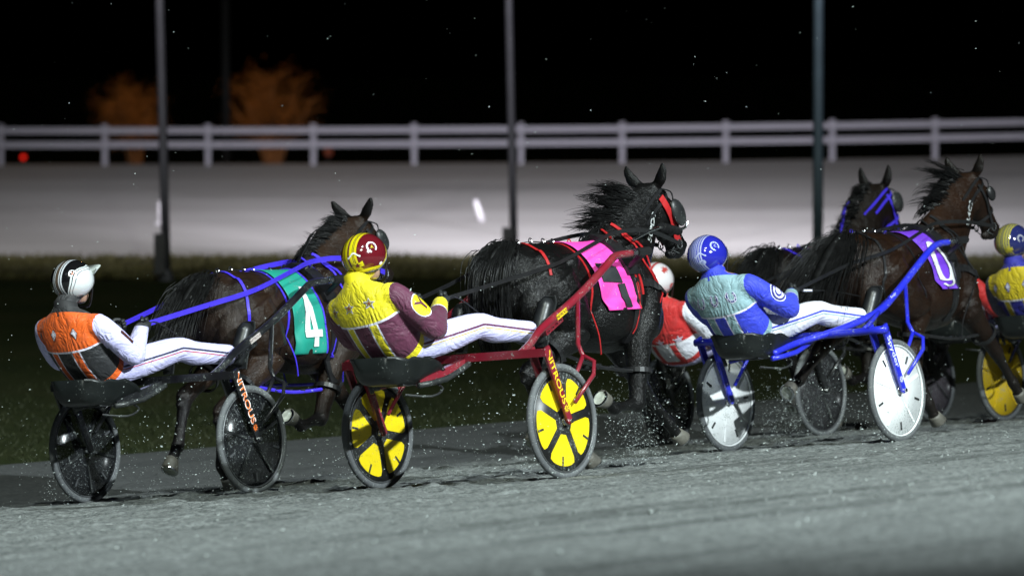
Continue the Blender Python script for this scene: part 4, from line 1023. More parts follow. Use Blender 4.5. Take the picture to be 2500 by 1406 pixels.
    for _ in range(mc['locks']):                                              # hair gathered in locks that run out to wisps
        p, base = mroot(r); L_ = mc['len'][0] + (mc['len'][1] - mc['len'][0]) * r.random(); q = Vector(p); ax = []; cur = V(r.gauss(0, .25), r.gauss(0, .2), r.gauss(0, .3)); 
        for s in range(11):
            ax.append(q.copy()); q = q + (mdir(s / 10, base, r) + cur * (s / 10) ** 2).normalized() * (L_ / 10)
        wl = r.uniform(.6, 1.3)
        for _ in range(mc.get('per', 26)):
            o_ = V(r.gauss(0, .02), r.gauss(0, .014), r.gauss(0, .02)) * wl; ln_ = r.uniform(.55, 1.0); ph = r.uniform(0, 6.3); am = r.uniform(.0, .010); tip = r.gauss(0, .35)
            pts = []
            for s in range(9):
                t_ = s / 8 * ln_; f_ = t_ * 10; i_ = min(9, int(f_)); a_ = ax[i_].lerp(ax[i_ + 1], f_ - i_)
                pts.append(a_ + o_ * (1 - .75 * t_ + abs(tip) * t_ * t_) + V(0, math.sin(ph + t_ * 5) * am, math.cos(ph + t_ * 6) * am) * t_)
            rr = r.uniform(.0014, .0036); b.tube(pts, [rr * (1 - (s / 8) ** 2) + .0005 for s in range(9)], 4, 1, .7, cap=False)
    T.part('mane', b, hm, body, True)
    if mc.get('short', True):
        T.part('mane_under', strands(mroot, lambda t, bs, r: (bs[1] * (.5 - t) + V(-.25, .9, -.35 - t) * (t * 1.2 + .25)).normalized(), 260, lambda r: r.uniform(.10, .2), .006, r, 5, .010), hm, body, True)
    tcf = cfg['tail']; path = dens([Vector(p) for p in tcf['path']], 8); ncnt = len(path); fan = tcf['fan']
    b = MB()
    for i in range(tcf['n']):
        a_, c_ = r.gauss(0, 1), r.gauss(0, 1); l0 = r.uniform(0, .42); l1 = r.uniform(tcf.get('lmin', .55), 1.0); pts = []; ph = r.uniform(0, 6.3)
        for s in range(11):
            t = l0 + (l1 - l0) * s / 10; p = path[min(ncnt - 1, int(t * (ncnt - 1)))]
            wv = float(np.interp(t, [0, .12, .4, 1], fan)); wob = math.sin(ph + t * 7) * tcf.get('wild', .012) * t
            pts.append(p + V(c_ * wv * .55 + wob, a_ * wv, c_ * wv * .45 + wob))
        rr = tcf.get('rad', .006) * r.uniform(.5, 1.5); b.tube(pts, [rr * (1 - (s / 10) ** 2) + .0007 for s in range(11)], 4, 1, r.uniform(.5, 1), cap=False)
    b.tube([path[0] + V(.06, 0, 0), path[0], path[4], path[8]], [.03, .042, .036, .02], 10, 3)
    if tcf.get('core'):
        q_ = [path[int(i * (ncnt - 1) / 10)] for i in range(0, 10)]; b.tube(q_, [tcf['core'] * float(np.interp(i / 10, [0, .12, .4, 1], fan)) for i in range(0, 10)], 14, 2, .8)
    T.part('tail', b, hm, body, True)
    # ---------------- harness
    hc, h2 = cfg['strap'], cfg.get('strap2', M_leather)
    b = MB(); strap_on(b, bv, [(.52, 0, 1.45), (.8, 0, 1.5), (1.1, 0, 1.48), (1.45, 0, 1.5)], .028, .008); T.part('back_strap', b, cfg.get('backstrap', M_leather))
    for xx in (.62, .78, .92, 1.02, 1.2):                                     # rings and keepers along the back strap
        b = MB(); p, nn = snap(bv, (xx, 0, 1.6), .016); b.tube([p + V(math.cos(q) * .016, 0, math.sin(q) * .016) for q in [i * math.pi / 5 for i in range(11)]], .004, 5); T.part('harness_ring', b, M_steel if r.random() > .4 else hc)
    # saddle pad, girth
    b = MB(); ring_on(b, bv, (1.5, 0, 1.1), V(0, 1, 0), V(0, 0, 1), .7, .075, .012, -60, 240, 44, .016); T.part('girth', b, M_leather)
    b = MB(); ring_on(b, bv, (1.49, 0, 1.1), V(0, 1, 0), V(0, 0, 1), .7, .12, .022, 25, 155, 26, .03); pad = T.part('saddle_pad', b, M_leather)
    b = MB(); ring_on(b, bv, (1.545, 0, 1.1), V(0, 1, 0), V(0, 0, 1), .7, .020, .03, 0, 180, 26, .006); T.part('pad_trim', b, hc, pad)
    for s in (-1, 1):
        b = MB(); p = V(1.49, s * .13, 1.48); p, nn = snap(bv, p, .035); b.tube([p + V(0, math.cos(q) * .02, .02 + math.sin(q) * .022) for q in [i * math.pi / 5 for i in range(11)]], .005, 6); T.part('terret', b, M_steel, pad)
        b = MB(); p, nn = snap(bv, (1.47, s * .35, 1.33), .01); b.tube([p, V(1.45, s * .375, 1.345), V(1.45, s * .385, 1.36)], .02, 8); b.tube([V(1.38, s * .385, 1.365), V(1.52, s * .38, 1.37)], .028, 10); T.part('shaft_loop', b, M_leather, pad)
        for z_ in (1.28, 1.22):
            b = MB(); p, nn = snap(bv, (1.52, s * .36, z_), .018); b.box(p, (.03, .012, .04)); T.part('buckle', b, M_steel, pad)
        b = MB(); strap_on(b, bv, [(1.52, s * .33, 1.30), (1.53, s * .33, 1.15), (1.53, s * .31, 1.0), (1.5, s * .24, .85)], .026, .02); T.part('girth_strap', b, hc)
    # saddle cloth
    cl = cfg['cloth']; x0, x1, zb, tx = cl['x0'], cl['x1'], cl['z'], cl.get('slant', .06)
    def cloth_pt(u, v, off):                                                   # u 0..1 back to front, v -1 (right hem) .. 1 (left hem)
        q = abs(v); s = -1 if v < 0 else 1
        ph = R(90 - 90 * min(1, q * 1.9)); zz = 1.45 if q < .02 else None; x = x0 + (x1 - x0) * u + tx * q * (1 - u * .6)
        if q * 1.9 <= 1: o_ = V(x, s * math.cos(ph) * .6, 1.1 + math.sin(ph) * .6)
        else:
            f = (q * 1.9 - 1) / .9; o_ = V(x, s * .6, 1.1 + (zb - 1.1) * f)
        tgt = V(x, 0, 1.1 if q * 1.9 <= 1 else o_.z); d = (tgt - o_).normalized(); hit = bv.ray_cast(o_, d, 1.0)
        p = hit[0] if hit[0] is not None else tgt; n_ = hit[1] if hit[0] is not None else -d
        fl = max(0, q - .75) * .05 * math.sin(u * 9) + (.005 * math.sin(7 * u + 5 * v) + .003 * math.sin(13 * v - 4 * u)) * min(1, q * 3) + .004
        return p - d * (off + fl)
    nu, nv = 20, 90; b = MB(); vs = [cloth_pt(i / nu, -1 + 2 * j / nv, .012) for i in range(nu + 1) for j in range(nv + 1)]; vs2 = [cloth_pt(i / nu, -1 + 2 * j / nv, .008) for i in range(nu + 1) for j in range(nv + 1)]
    m_ = nv + 1; o2 = len(vs); fs = []
    for i in range(nu):
        for j in range(nv):
            a = (i * m_ + j, i * m_ + j + 1, (i + 1) * m_ + j + 1, (i + 1) * m_ + j); fs += [a, tuple(q + o2 for q in reversed(a))]
    for i in range(nu):
        for j in (0, nv): fs.append((i * m_ + j, (i + 1) * m_ + j, (i + 1) * m_ + j + o2, i * m_ + j + o2))
    for j in range(nv):
        for i in (0, nu): fs.append((i * m_ + j, i * m_ + j + 1, i * m_ + j + 1 + o2, i * m_ + j + o2))
    b.add(vs + vs2, fs); cm = muddy('cloth_' + k, cl['col'], .65, 0, .22); co_ = T.part('saddle_cloth', b, cm, smooth=True)
    for gl in cl['glyphs']:
        for sgn in (-1, 1):
            b = MB()
            for gi, pts in enumerate(gl['polys']):
                v2, f2 = poly2d(pts, 3)
                # glyph box: x 0..1 towards the front on the right side, y 0..1 up from hem to spine
                o = [cloth_pt(min(.97, max(.03, (px if sgn < 0 else 1 - px))), sgn * (1 - py), .021 + .0007 * (gi % 4)) for px, py in v2]; b.add(o, f2)
            T.part('cloth_number', b, simple('number_' + k, gl['col'], .6, bump=0, var=.12), co_, fix=False)
    b = MB(); vs = [cloth_pt(1.0, -1 + 2 * j / nv, .015) for j in range(nv + 1)]; b.tube(vs, .006, 6); T.part('cloth_binding', b, cfg.get('binding', hc), co_)
    # loin strap / hopple hanger over the croup
    for s in (-1, 1):
        b = MB(); strap_on(b, bv, [Vector(q_) for q_ in [(.66, 0, 1.55), (.64, s * .15, 1.44), (.60, s * .27, 1.25), (.58, s * .3, 1.08), (.62, s * .3, .95)][:cfg.get('loin', 5)]], .020, .007); T.part('loin_strap', b, hc)
        b = MB(); strap_on(b, bv, [(1.02, 0, 1.55), (1.03, s * .2, 1.42), (1.03, s * .3, 1.2), (1.0, s * .32, 1.0)], .016, .007); b.ribbon(dens([snap(bv, (1.0, s * .32, 1.0), .01)[0], V(1.04, s * .29, .86), V(1.12, s * .24, .74)], 4), V(1, 0, 0), .010, .004); T.part('hopple_hanger', b, hc)
        b = MB(); strap_on(b, bv, [(1.66, s * .1, 1.52), (1.72, s * .22, 1.3), (1.80, s * .26, 1.1)], .016, .008); b.ribbon(dens([snap(bv, (1.80, s * .26, 1.1), .01)[0], V(1.70, s * .27, .95), V(1.60, s * .26, .80), V(1.60, s * .24, .68)], 4), V(1, 0, 0), .010, .004); T.part('hopple_hanger', b, hc)
        # hopples: loops round forearm and gaskin, joined by a strap
        el, kn = Vector(cfg['legs']['fr' if s < 0 else 'fl'][0]), Vector(cfg['legs']['fr' if s < 0 else 'fl'][1])
        st, hk = Vector(cfg['legs']['hr' if s < 0 else 'hl'][0]), Vector(cfg['legs']['hr' if s < 0 else 'hl'][1])
        pa, pb = el.lerp(kn, .5), st.lerp(hk, .55)
        for c_, ax_, rr in ((pa, (kn - el).normalized(), .092), (pb, (hk - st).normalized(), .105)):
            a_ = ax_.orthogonal().normalized(); b2 = ax_.cross(a_); b = MB(); Q = [c_ + (a_ * math.cos(q) + b2 * math.sin(q)) * rr for q in [i * math.pi / 10 for i in range(21)]]; b.ribbon(Q, ax_, .03, .008); T.part('hopple', b, M_leather)
        b = MB(); b.tube([pb + V(.09, s * .02, 0), pb.lerp(pa, .5) + V(0, s * .04, -.03), pa + V(-.09, s * .02, 0)], .012, 6, 6); T.part('hopple_strap', b, cfg.get('hoppm', M_leather))
        for q in (.35, .5, .65):
            b = MB(); m2 = pb.lerp(pa, q) + V(0, s * .03, -.02); b.box(m2, (.05, .03, .02)); T.part('hopple_buckle', b, M_steel)
    # breast collar
    b = MB(); strap_on(b, bv, [(1.55, -.35, 1.2), (1.75, -.33, 1.17), (1.93, -.25, 1.12), (2.05, 0, 1.09), (1.93, .25, 1.12), (1.75, .33, 1.17), (1.55, .35, 1.2)], .05, .010, 8, .008); T.part('breast_collar', b, M_leather)
    for s in (-1, 1):
        b = MB(); strap_on(b, bv, [(1.62, s * .04, 1.58), (1.75, s * .2, 1.42), (1.90, s * .28, 1.18)], .024, .010); T.part('neck_strap', b, hc)
    # bridle
    br = cfg['bridle']
    b = MB(); ring_on(b, bv, HP(.0, .03, 0), hb_, V(0, 1, 0), .35, .022, .006); brd = T.part('bridle', b, br)
    b = MB(); ring_on(b, bv, HP(.62, .0, 0), hb_, V(0, 1, 0), .25, .022, .006); T.part('noseband', b, cfg.get('nosem', br), brd)
    b = MB(); ring_on(b, bv, HP(.13, .0, 0), hb_, V(0, 1, 0), .3, .022, .007); T.part('brow_band', b, br, brd)
    for s in (-1, 1):
        ck = cfg.get('cheek', br); b = MB(); strap_on(b, bv, [HP(.05, .03, s * .12), HP(.25, .03, s * .13), HP(.45, .02, s * .12), HP(.62, .02, s * .1), HP(.80, .03, s * .09)], cfg.get('cheekw', .024), .010); T.part('cheek_strap', b, ck, brd)
        if cfg.get('blink'):
            c_ = HP(cfg.get('blt', .33), -.045, s * .112); nn, mm = 10, 14; vs = []; fs = []; rx, rz = cfg['blink']
            for i in range(nn + 1):
                for j in range(mm + 1):
                    th = R(90 * i / nn); q = R(360 * j / mm); vs.append(c_ - hb_ * (-.0) + V(0, s * math.cos(th) * .030, 0) + hd * (math.sin(th) * math.cos(q) * rz) - hb_ * (math.sin(th) * math.sin(q) * rx))
            for i in range(nn):
                for j in range(mm): fs.append((i * (mm + 1) + j, i * (mm + 1) + j + 1, (i + 1) * (mm + 1) + j + 1, (i + 1) * (mm + 1) + j))
            b = MB(); b.add(vs, fs); bl = T.part('blinker', b, cfg.get('blinkm', M_leather), brd, True); mo_ = bl.modifiers.new('s', 'SOLIDIFY'); mo_.thickness = .006
            b = MB(); b.tube([ear[0 if s < 0 else 1][0], HP(.12, -.07, s * .11), c_ - hd * rz * .8], .005, 6, 4); T.part('blinker_stay', b, M_leather, brd)
        b = MB(); p = HP(.80, .035, s * .075); b.tube([p + hd * (math.cos(q) * .028) + hb_ * (math.sin(q) * .028) for q in [i * math.pi / 6 for i in range(13)]], .005, 6); T.part('bit_ring', b, M_steel, brd)
        b = MB(); b.tube([p, p + hb_ * .05 + V(0, -s * .03, 0), HP(.92, .05, s * .05)], .004, 5, 3); T.part('chin_chain', b, M_steel, brd)
        if cfg.get('pole') and s < 0:     # head pole with sheepskin sleeve
            b = MB(); b.tube([V(1.62, -.2, 1.45), V(1.95, -.17, 1.52), HP(.62, .0, -.12), HP(.62, -.08, -.12)], [.010, .010, .010, .008], 8, 3); hpn = T.part('head_pole', b, M_steel)
            b = MB(); q0, q1 = V(1.98, -.168, 1.53), HP(.6, .04, -.125)
            for i in range(13): p = q0.lerp(q1, i / 12); b.tube([p, p.lerp(q1, .06)], [.024 + .006 * (i % 2), .02], 8)
            T.part('pole_sleeve', b, M_leather, hpn)
    # check rein from saddle to poll
    b = MB(); P_ = [V(1.50, .0, 1.50), V(1.62, .03, 1.62) + H * .3, V(1.80, .08, 1.75) + H * .6, HP(.02, -.03, .05)]
    if cfg.get('check', True): b.ribbon(dens(P_, 5), V(0, 1, -.5), cfg.get('checkw', .026), .006); T.part('check_rein', b, cfg.get('checkm', M_leather))
    # freeze brand on the neck
    if cfg.get('brand'):
        v2, f2 = text2d(cfg['brand'], .08); o = V(1.99, -.2, 1.56) + H * .7; b = MB(); decal(b, bv, [(x * 1.0, y * 1.15) for x, y in v2], f2, o, V(.42, -.02, .90), V(-.90, 0, .42), .004); T.part('freeze_brand', b, simple('brand_white', (.42, .44, .44), .8, var=.3, scale=60), body, fix=False)
    # driving reins, from the driver's hands through the terrets to the bit
    for s in (-1, 1):
        h = hands[s] - V(dx, 0, 0); P_ = [h, V(.20, s * .22, 1.235), V(.62, s * .31, 1.32), V(1.1, s * .26, 1.435), V(1.46, s * .17, 1.50), V(1.80, s * .19, 1.505), HP(.79, .04, s * .085)]
        Q_ = []
        for p in dens(P_, 8):
            loc, nn, _, dd = bv.find_nearest(p)
            if (p - loc).dot(nn) < .016: p = loc + nn * .016
            Q_.append(p)
        b = MB(); b.ribbon(Q_, V(0, -.3, 1), cfg.get('reinw', .026), .005); T.part('driving_rein', b, cfg.get('rein', M_leather))
    return T

# ------------------------------------------------------------------ the field
M_red = simple('red_webbing', (.38, .012, .014), .5, var=.15, scale=20)
M_blue = simple('blue_webbing', (.06, .035, .68), .5, var=.12, scale=20)
M_yel = muddy('yellow_panel', (.78, .60, .006), .4, 0, .32, (.16, .15, .10)); MATS['yel'] = M_yel
M_navy = simple('navy_webbing', (.02, .02, .05), .5)
WHT = (.62, .60, .95); PIPE = (.72, .71, .86)
def arcstrip(cx, cy, rx, ry, wx, wy, a0, a1, n=12):
    o = []
    for i in range(n):
        q0, q1 = R(a0 + (a1 - a0) * i / n), R(a0 + (a1 - a0) * (i + 1) / n)
        o.append([(cx + math.cos(q0) * rx, cy + math.sin(q0) * ry), (cx + math.cos(q1) * rx, cy + math.sin(q1) * ry), (cx + math.cos(q1) * (rx - wx), cy + math.sin(q1) * (ry - wy)), (cx + math.cos(q0) * (rx - wx), cy + math.sin(q0) * (ry - wy))])
    return o
SEVEN = [[(.10, .58), (.56, .56), (.56, .68), (.10, .72)], [(.42, .555), (.60, .555), (.70, .08), (.54, .08)]]
FOUR = [[(.54, .06), (.74, .06), (.63, .80), (.44, .80)], [(.16, .345), (.36, .345), (.54, .72), (.42, .80)], [(.14, .22), (.90, .22), (.90, .34), (.14, .34)]]
NINE = arcstrip(.48, .60, .38, .20, .17, .07, 0, 360, 16) + [[(.69, .58), (.86, .60), (.84, .34), (.67, .34)]] + arcstrip(.50, .34, .34, .22, .17, .075, -160, 0, 10)
FOUR = [[(.53 + (x - .53) * .68, .05 + y * .86) for x, y in q] for q in FOUR]
def leg(e, k, f, h): return [e, k, f, h]
y1 = .17
LEGS7 = dict(fr=leg((1.62, -.18, .83), (1.56, -.18, .415), (1.31, -.18, .395), (1.225, -.18, .445)), fl=leg((1.84, .165, .82), (2.11, .15, .50), (2.36, .14, .27), (2.44, .14, .19)),
             hr=leg((.88, -.19, .90), (.46, -.15, .66), (.55, -.15, .36), (.48, -.15, .28)), hl=leg((1.10, .18, .92), (1.14, .15, .545), (1.36, .14, .20), (1.43, .14, .10)))
LEGS4 = dict(fr=leg((1.60, -.175, .83), (1.42, -.17, .45), (1.21, -.165, .405), (1.13, -.165, .455)), fl=leg((1.84, .165, .82), (2.13, .15, .53), (2.33, .14, .28), (2.40, .14, .17)),
             hr=leg((.86, -.185, .88), (.40, -.15, .54), (.36, -.15, .19), (.41, -.15, .10)), hl=leg((.90, .18, .92), (.40, .15, .655), (.29, .15, .34), (.215, .15, .245)))
LEGS9 = dict(fr=leg((1.86, -.17, .83), (2.20, -.15, .555), (2.40, -.15, .33), (2.47, -.15, .25)), fl=leg((1.62, .17, .82), (1.58, .16, .42), (1.34, .16, .36), (1.27, .16, .45)),
             hr=leg((1.08, -.19, .91), (1.04, -.155, .565), (1.23, -.15, .235), (1.30, -.15, .14)), hl=leg((.84, .18, .90), (.34, .15, .66), (.06, .15, .47), (-.05, .15, .425)))
LEGSR = dict(LEGS7); LEGSR['fr'] = leg((1.60, -.18, .83), (1.50, -.18, .42), (1.28, -.18, .40), (1.20, -.18, .45))

Y_ = (.74, .63, .008); MAR = (.10, .018, .050); ORG = (.78, .115, .006); BLK = (.016, .017, .02); BLU = (.030, .050, .62); GRY = (.25, .40, .44); RED_ = (.55, .02, .02); WH = (.75, .75, .84)
D7 = dict(key='maroon', label='driver in maroon and yellow jacket with three stars and maroon helmet', whip_label='thin curled whip in the hand of the maroon and yellow driver', lean=9, yoke=Y_, lower=MAR, stripe=Y_, sleeve=MAR, cuff=Y_, hip=Y_, pipe=PIPE, trouser=WHT, tr1=(.10, .015, .05), tr2=(.6, .45, .05), collar=Y_, yk=.285,
          head=(.05, -.045, -.012), hroll=-6, emblem=dict(kind='star', edge=PIPE, fill=BLK, mid=(.6, .5, .05), core=(.2, .03, .03), ys=(-.10, .03, .15), up=.375),
          sleeve_mark=dict(t=.48, discs=[(.082, PIPE), (.075, Y_)], text='Y', size=.12, ink=(.10, .015, .05)),
          helmet=dict(shell=(.11, .007, .012), bands=[(.0, .007, (.12, .03, .04)), (.007, .026, Y_), (.026, .030, BLK), (.030, .034, Y_), (.034, .038, BLK), (.038, .052, (.62, .50, .01))],
                      rims=[(0, .02, (.55, .45, .3)), (.02, .085, Y_), (.085, .095, BLK), (.095, .20, Y_), (.20, .21, (.02, .01, .01))], check=[(.045, .06), BLK],
                      marks=[('wreath', 'ring', 246, 18, .036, (.75, .75, .82), .002, 20), ('letter_mark', 'A', 246, 18, .018, (.7, .55, .05), .003, 0), ('leaf_mark', 'leaf', 199, -20, .042, (.70, .60, .01), .003, 0), ('leaf_core', 'star', 199, -20, .02, (.12, .02, .03), .004, 0), ('ribbon_mark', 'ribbon', 196, 4, .040, (.72, .72, .66), .003, 8), ('side_mark', 'oval', 268, -28, .014, (.8, .8, .85), .003, 0)]))
D4 = dict(key='orange', label='driver in orange and black jacket with white sleeves and diamonds, leftmost', whip_label='thin whip in the hand of the orange and black driver', lean=0, yoke=ORG, lower=BLK, stripe=ORG, sleeve=WHT, cuff=WHT, hip=ORG, pipe=PIPE, trouser=WHT, tr1=(.02, .02, .05), tr2=(.45, .05, .05), collar=(.02, .02, .022), yk=.27,
          dx=.04, htilt=-2, head=(.075, .0, .0), emblem=dict(kind='diamond', edge=(.75, .74, .86), fill=(.12, .03, .02), ys=(-.10, .04, .17), up=.362),
          sleeve_mark=dict(t=.62, discs=[], text='1', size=.16, ink=(.06, .015, .01)),
          helmet=dict(shell=(.006, .006, .007), visor=(.66, .72, .68), bands=[(.0, .012, (.10, .07, .05)), (.012, .020, (.6, .62, .66)), (.020, .026, BLK), (.026, .036, (.6, .62, .66))],
                      rims=[(0, .035, (.65, .66, .68)), (.035, .06, (.30, .10, .05)), (.06, .075, (.6, .6, .62))], side=[(0, .2, (.62, .65, .66)), (.008, .012, BLK), (.022, .026, (.2, .2, .22))], swoosh=[(.075, .10, (.70, .12, .01)), (.10, .12, (.6, .62, .64))],
                      marks=[('wreath', 'ring', 226, 20, .026, (.72, .72, .75), .002, 0), ('letter_mark', 'K', 226, 20, .015, (.8, .14, .01), .003, 0)]))
D9 = dict(key='blue', label='driver in grey-blue and royal blue jacket with horseshoes and blue helmet', whip_label='long straight whip with white grip held by the blue-helmeted driver', whip='straight', lean=8, yoke=GRY, lower=BLU, stripe=GRY, sleeve=BLU, cuff=GRY, hip=GRY, pipe=PIPE, trouser=WH, tr1=(.03, .05, .5), tr2=(.2, .35, .4), collar=BLU, yk=.25, stripe_pos=(.05, .105),
          dx=-.06, dz=-.04, head=(-.015, .02, -.045), hroll=-6, elz=.985, wrx=-.30, elx=-.60, wrz=1.10, emblem=dict(kind='horseshoe', edge=PIPE, fill=(.015, .02, .16), ys=(-.115, -.01, .09, .17), up=.345),
          sleeve_mark=dict(t=.55, discs=[(.075, PIPE), (.066, (.02, .02, .2)), (.05, PIPE)], text='C', size=.10, ink=(.02, .02, .25)),
          helmet=dict(shell=(.018, .022, .36), bands=[(0, .005, (.3, .33, .55)), (.010, .018, (.35, .38, .6)), (.024, .036, (.30, .32, .50)), (.042, .050, (.45, .48, .68))],
                      rims=[(0, .018, (.10, .11, .16)), (.018, .04, (.35, .38, .60)), (.055, .075, (.35, .38, .62)), (.09, .10, (.4, .43, .62))],
                      marks=[('wreath', 'ring', 247, 22, .036, (.45, .50, .70), .002, 30), ('letter_mark', 'C', 247, 22, .016, (.5, .55, .75), .003, 0), ('crest', 'oval', 200, -16, .024, (.35, .40, .62), .002, 0), ('crest_letter', 'C', 200, -16, .014, (.02, .02, .3), .003, 0), ('ribbon_mark', 'ribbon', 198, 3, .040, (.40, .44, .66), .003, 10)]))
DR = dict(key='red', label='driver in red and white starred jacket between the black horse and blue driver', whip_label='thin whip of the red and white driver hidden behind the black horse', lean=0, dz=-.13, dx=-.10, head=(-.02, 0, -.05), yoke=RED_, lower=WH, stripe=RED_, sleeve=WH, cuff=WH, hip=RED_, pipe=(.75, .74, .78), trouser=WHT, tr1=RED_, tr2=RED_, collar=RED_, yk=.17,
          emblem=dict(kind='star', edge=(.62, .55, .66), fill=(.62, .55, .66), mid=(.6, .5, .62), core=(.6, .5, .62), ys=(-.12, .0, .12), up=.2),
          sleeve_mark=dict(t=.5, discs=[], text='7', size=.16, ink=(.25, .04, .04)),
          helmet=dict(shell=(.70, .66, .68), bands=[(.03, .05, (.45, .05, .05))], rims=[(.0, .05, (.55, .3, .3)), (.06, .10, (.45, .08, .07)), (.12, .15, (.5, .15, .14)), (.17, .19, (.5, .1, .1))],
                      marks=[('top_mark', 'leaf', 262, 35, .04, (.45, .06, .05), .002, 0), ('side_mark', 'oval', 280, -20, .025, (.5, .1, .1), .002, 0)]))
DY = dict(dx=.13, key='gold', label='driver in gold and blue jacket with diamonds at the right edge', whip_label='thin whip of the gold and blue driver at the right edge', lean=4, dz=-.07, yoke=(.62, .47, .008), lower=(.02, .02, .30), stripe=(.55, .42, .01), sleeve=(.05, .05, .10), cuff=Y_, hip=Y_, pipe=(.6, .6, .68), trouser=WHT, tr1=(.02, .02, .3), tr2=Y_, collar=(.03, .03, .32), yk=.28,
          emblem=dict(kind='diamond', edge=(.65, .64, .74), fill=(.03, .03, .25), ys=(-.10, .03, .14), up=.362),
          helmet=dict(shell=(.02, .025, .12), bands=[(.0, .006, (.3, .28, .08)), (.012, .024, (.50, .44, .05)), (.030, .044, (.40, .36, .08)), (.05, .058, (.55, .48, .05))], rims=[(0, .09, (.40, .38, .30))],
                      marks=[('crest', 'leaf', 200, -20, .036, (.5, .42, .04), .003, 0), ('side_mark', 'ring', 245, 10, .03, (.5, .5, .55), .002, 0)]))
DD = dict(DY); DD.update(key='crimson', label='driver in crimson and white hidden behind the bay horse wearing 9', whip_label='thin whip of the crimson driver hidden behind the bay horse', yoke=RED_, lower=WH, stripe=RED_, sleeve=RED_, cuff=WH, hip=RED_, collar=RED_, emblem=None, tr1=RED_, tr2=RED_,
          helmet=dict(shell=(.4, .03, .03), bands=[(.03, .05, WH)], rims=[(0, .09, WH)]))
TXTN = 'NITROUS'
S7 = dict(key='maroon', label='dark red sulky with yellow panelled wheels under the maroon driver', paint=(.20, .010, .022), wheel='wedge', disc=(.010, .010, .011), panel='yel', rot=(10, -10), text=TXTN, ink=(.80, .62, .01), plate=(.75, .55, .01), plate_ink=(.10, .01, .02))
S4 = dict(key='black', label='black sulky with smoked clear wheels under the orange driver', paint=(.008, .008, .010), wheel='clear', disc=(.012, .013, .015), rot=(22, -12), text=TXTN, ink=(.75, .16, .02), halo=True, plate=(.55, .5, .47), plate_ink=(.15, .1, .1))
S9 = dict(key='blue', label='royal blue sulky with solid white disc wheels under the blue driver', paint=(.018, .025, .56), style='tube', wheel='white', disc=(.82, .84, .84), rot=(20, 40), text='Spyder', ink=(.70, .72, .78), plate=(.018, .025, .56), plate_ink=(.70, .72, .78))
SR = dict(key='dark', label='black sulky with smoked wheels seen between the white wheels of the blue one', paint=(.010, .010, .011), wheel='clear', disc=(.035, .035, .038), rot=(10, 30))
SY = dict(key='gold', label='sulky with yellow disc wheels under the gold driver at the right edge', paint=(.012, .012, .05), wheel='solid', disc=(.72, .48, .006), rot=(10, 20))
SD = dict(key='grey', label='dark sulky with dull pinkish disc wheel behind the right white wheel', paint=(.015, .012, .013), wheel='clear', disc=(.13, .11, .13), rot=(15, 35))
H7 = dict(key='black', seed=5, label='black horse wearing pink cloth number 7', coat=(.0028, .0027, .0028), coat2=(.0055, .0053, .0052), lather=.03, spec=.6, points=(.005, .005, .005), strap=M_red, bridle=M_leather, cheek=M_red, cheekw=.05, blink=(.065, .10), blinkm=M_black, blt=.42, loin=3, pole=True, brand='5LPD9', legs=LEGS7, head=(0, 0, -.04), eary=.015,
          mane=dict(t0=.10, t1=.75, locks=34, n=560, len=(.16, .42), rad=.0038, dir=((-.9, .35, .12), (-1, .15, .02)), fan=.45, wild=.012), tail=dict(n=2400, core=.33, path=[(.50, 0, 1.42), (.42, .0, 1.43), (.34, .0, 1.35), (.30, .0, 1.16), (.32, .0, .92), (.37, .0, .76)], fan=(.03, .045, .056, .045), rad=.0035, lmin=.6),
          cloth=dict(x0=1.06, x1=1.48, z=1.01, col=(.84, .055, .40), slant=.10, glyphs=[dict(col=(.018, .020, .022), polys=SEVEN)]), binding=M_red, checkw=.026)
H4 = dict(key='brown', seed=6, blt=.36, label='dark brown horse wearing green cloth number 4', spec=.5, coat=(.010, .0066, .005), coat2=(.028, .015, .009), lather=.14, points=(.008, .007, .007), strap=M_blue, bridle=M_leather, blink=(.055, .085), blinkm=M_black, legs=LEGS4, head=(.06, 0, -.055), eary=.045, nosem=M_blue,
          mane=dict(t1=.92, locks=40, per=16, n=170, len=(.06, .17), rad=.004, dir=((-.7, .4, .3), (-.8, .5, -.2)), fan=.5, wild=.015), tail=dict(n=1300, core=.33, path=[(.50, 0, 1.40), (.41, .0, 1.40), (.29, 0, 1.30), (.18, 0, 1.14), (.09, 0, .97)], fan=(.025, .045, .065, .075), rad=.0033, lmin=.5),
          cloth=dict(x0=1.05, x1=1.36, z=.88, col=(.004, .27, .20), slant=.04, glyphs=[dict(col=(.74, .76, .75), polys=FOUR)]), binding=M_blue, rein=M_blue, reinw=.034, hoppm=M_blue, checkw=.036, dx=.0)
H9 = dict(key='bay', seed=8, label='bay horse wearing purple cloth number 9', spec=.5, coat=(.008, .0044, .0030), coat2=(.022, .0100, .0052), lather=.04, points=(.010, .008, .007), strap=M_leather, bridle=M_leather, blink=(.045, .06), blinkm=M_leather, legs=LEGS9, head=(.10, 0, .01), dx=.05, eary=.015,
          mane=dict(t0=.2, t1=.86, locks=16, per=20, n=120, len=(.12, .40), rad=.0038, dir=((-.9, .3, .25), (-1, .15, -.3)), fan=.7, wild=.016), tail=dict(n=1500, core=.33, path=[(.50, 0, 1.43), (.38, .0, 1.39), (.20, 0, 1.23), (.04, .0, 1.05), (-.12, 0, .86)], fan=(.03, .05, .10, .14), rad=.0026, lmin=.45, wild=.02),
          cloth=dict(x0=1.15, x1=1.46, z=1.03, col=(.15, .03, .58), slant=.12, glyphs=[dict(col=(.72, .72, .74), polys=NINE)]), binding=M_navy, check=False, brand='####')
H9['brand'] = '9L4C2'
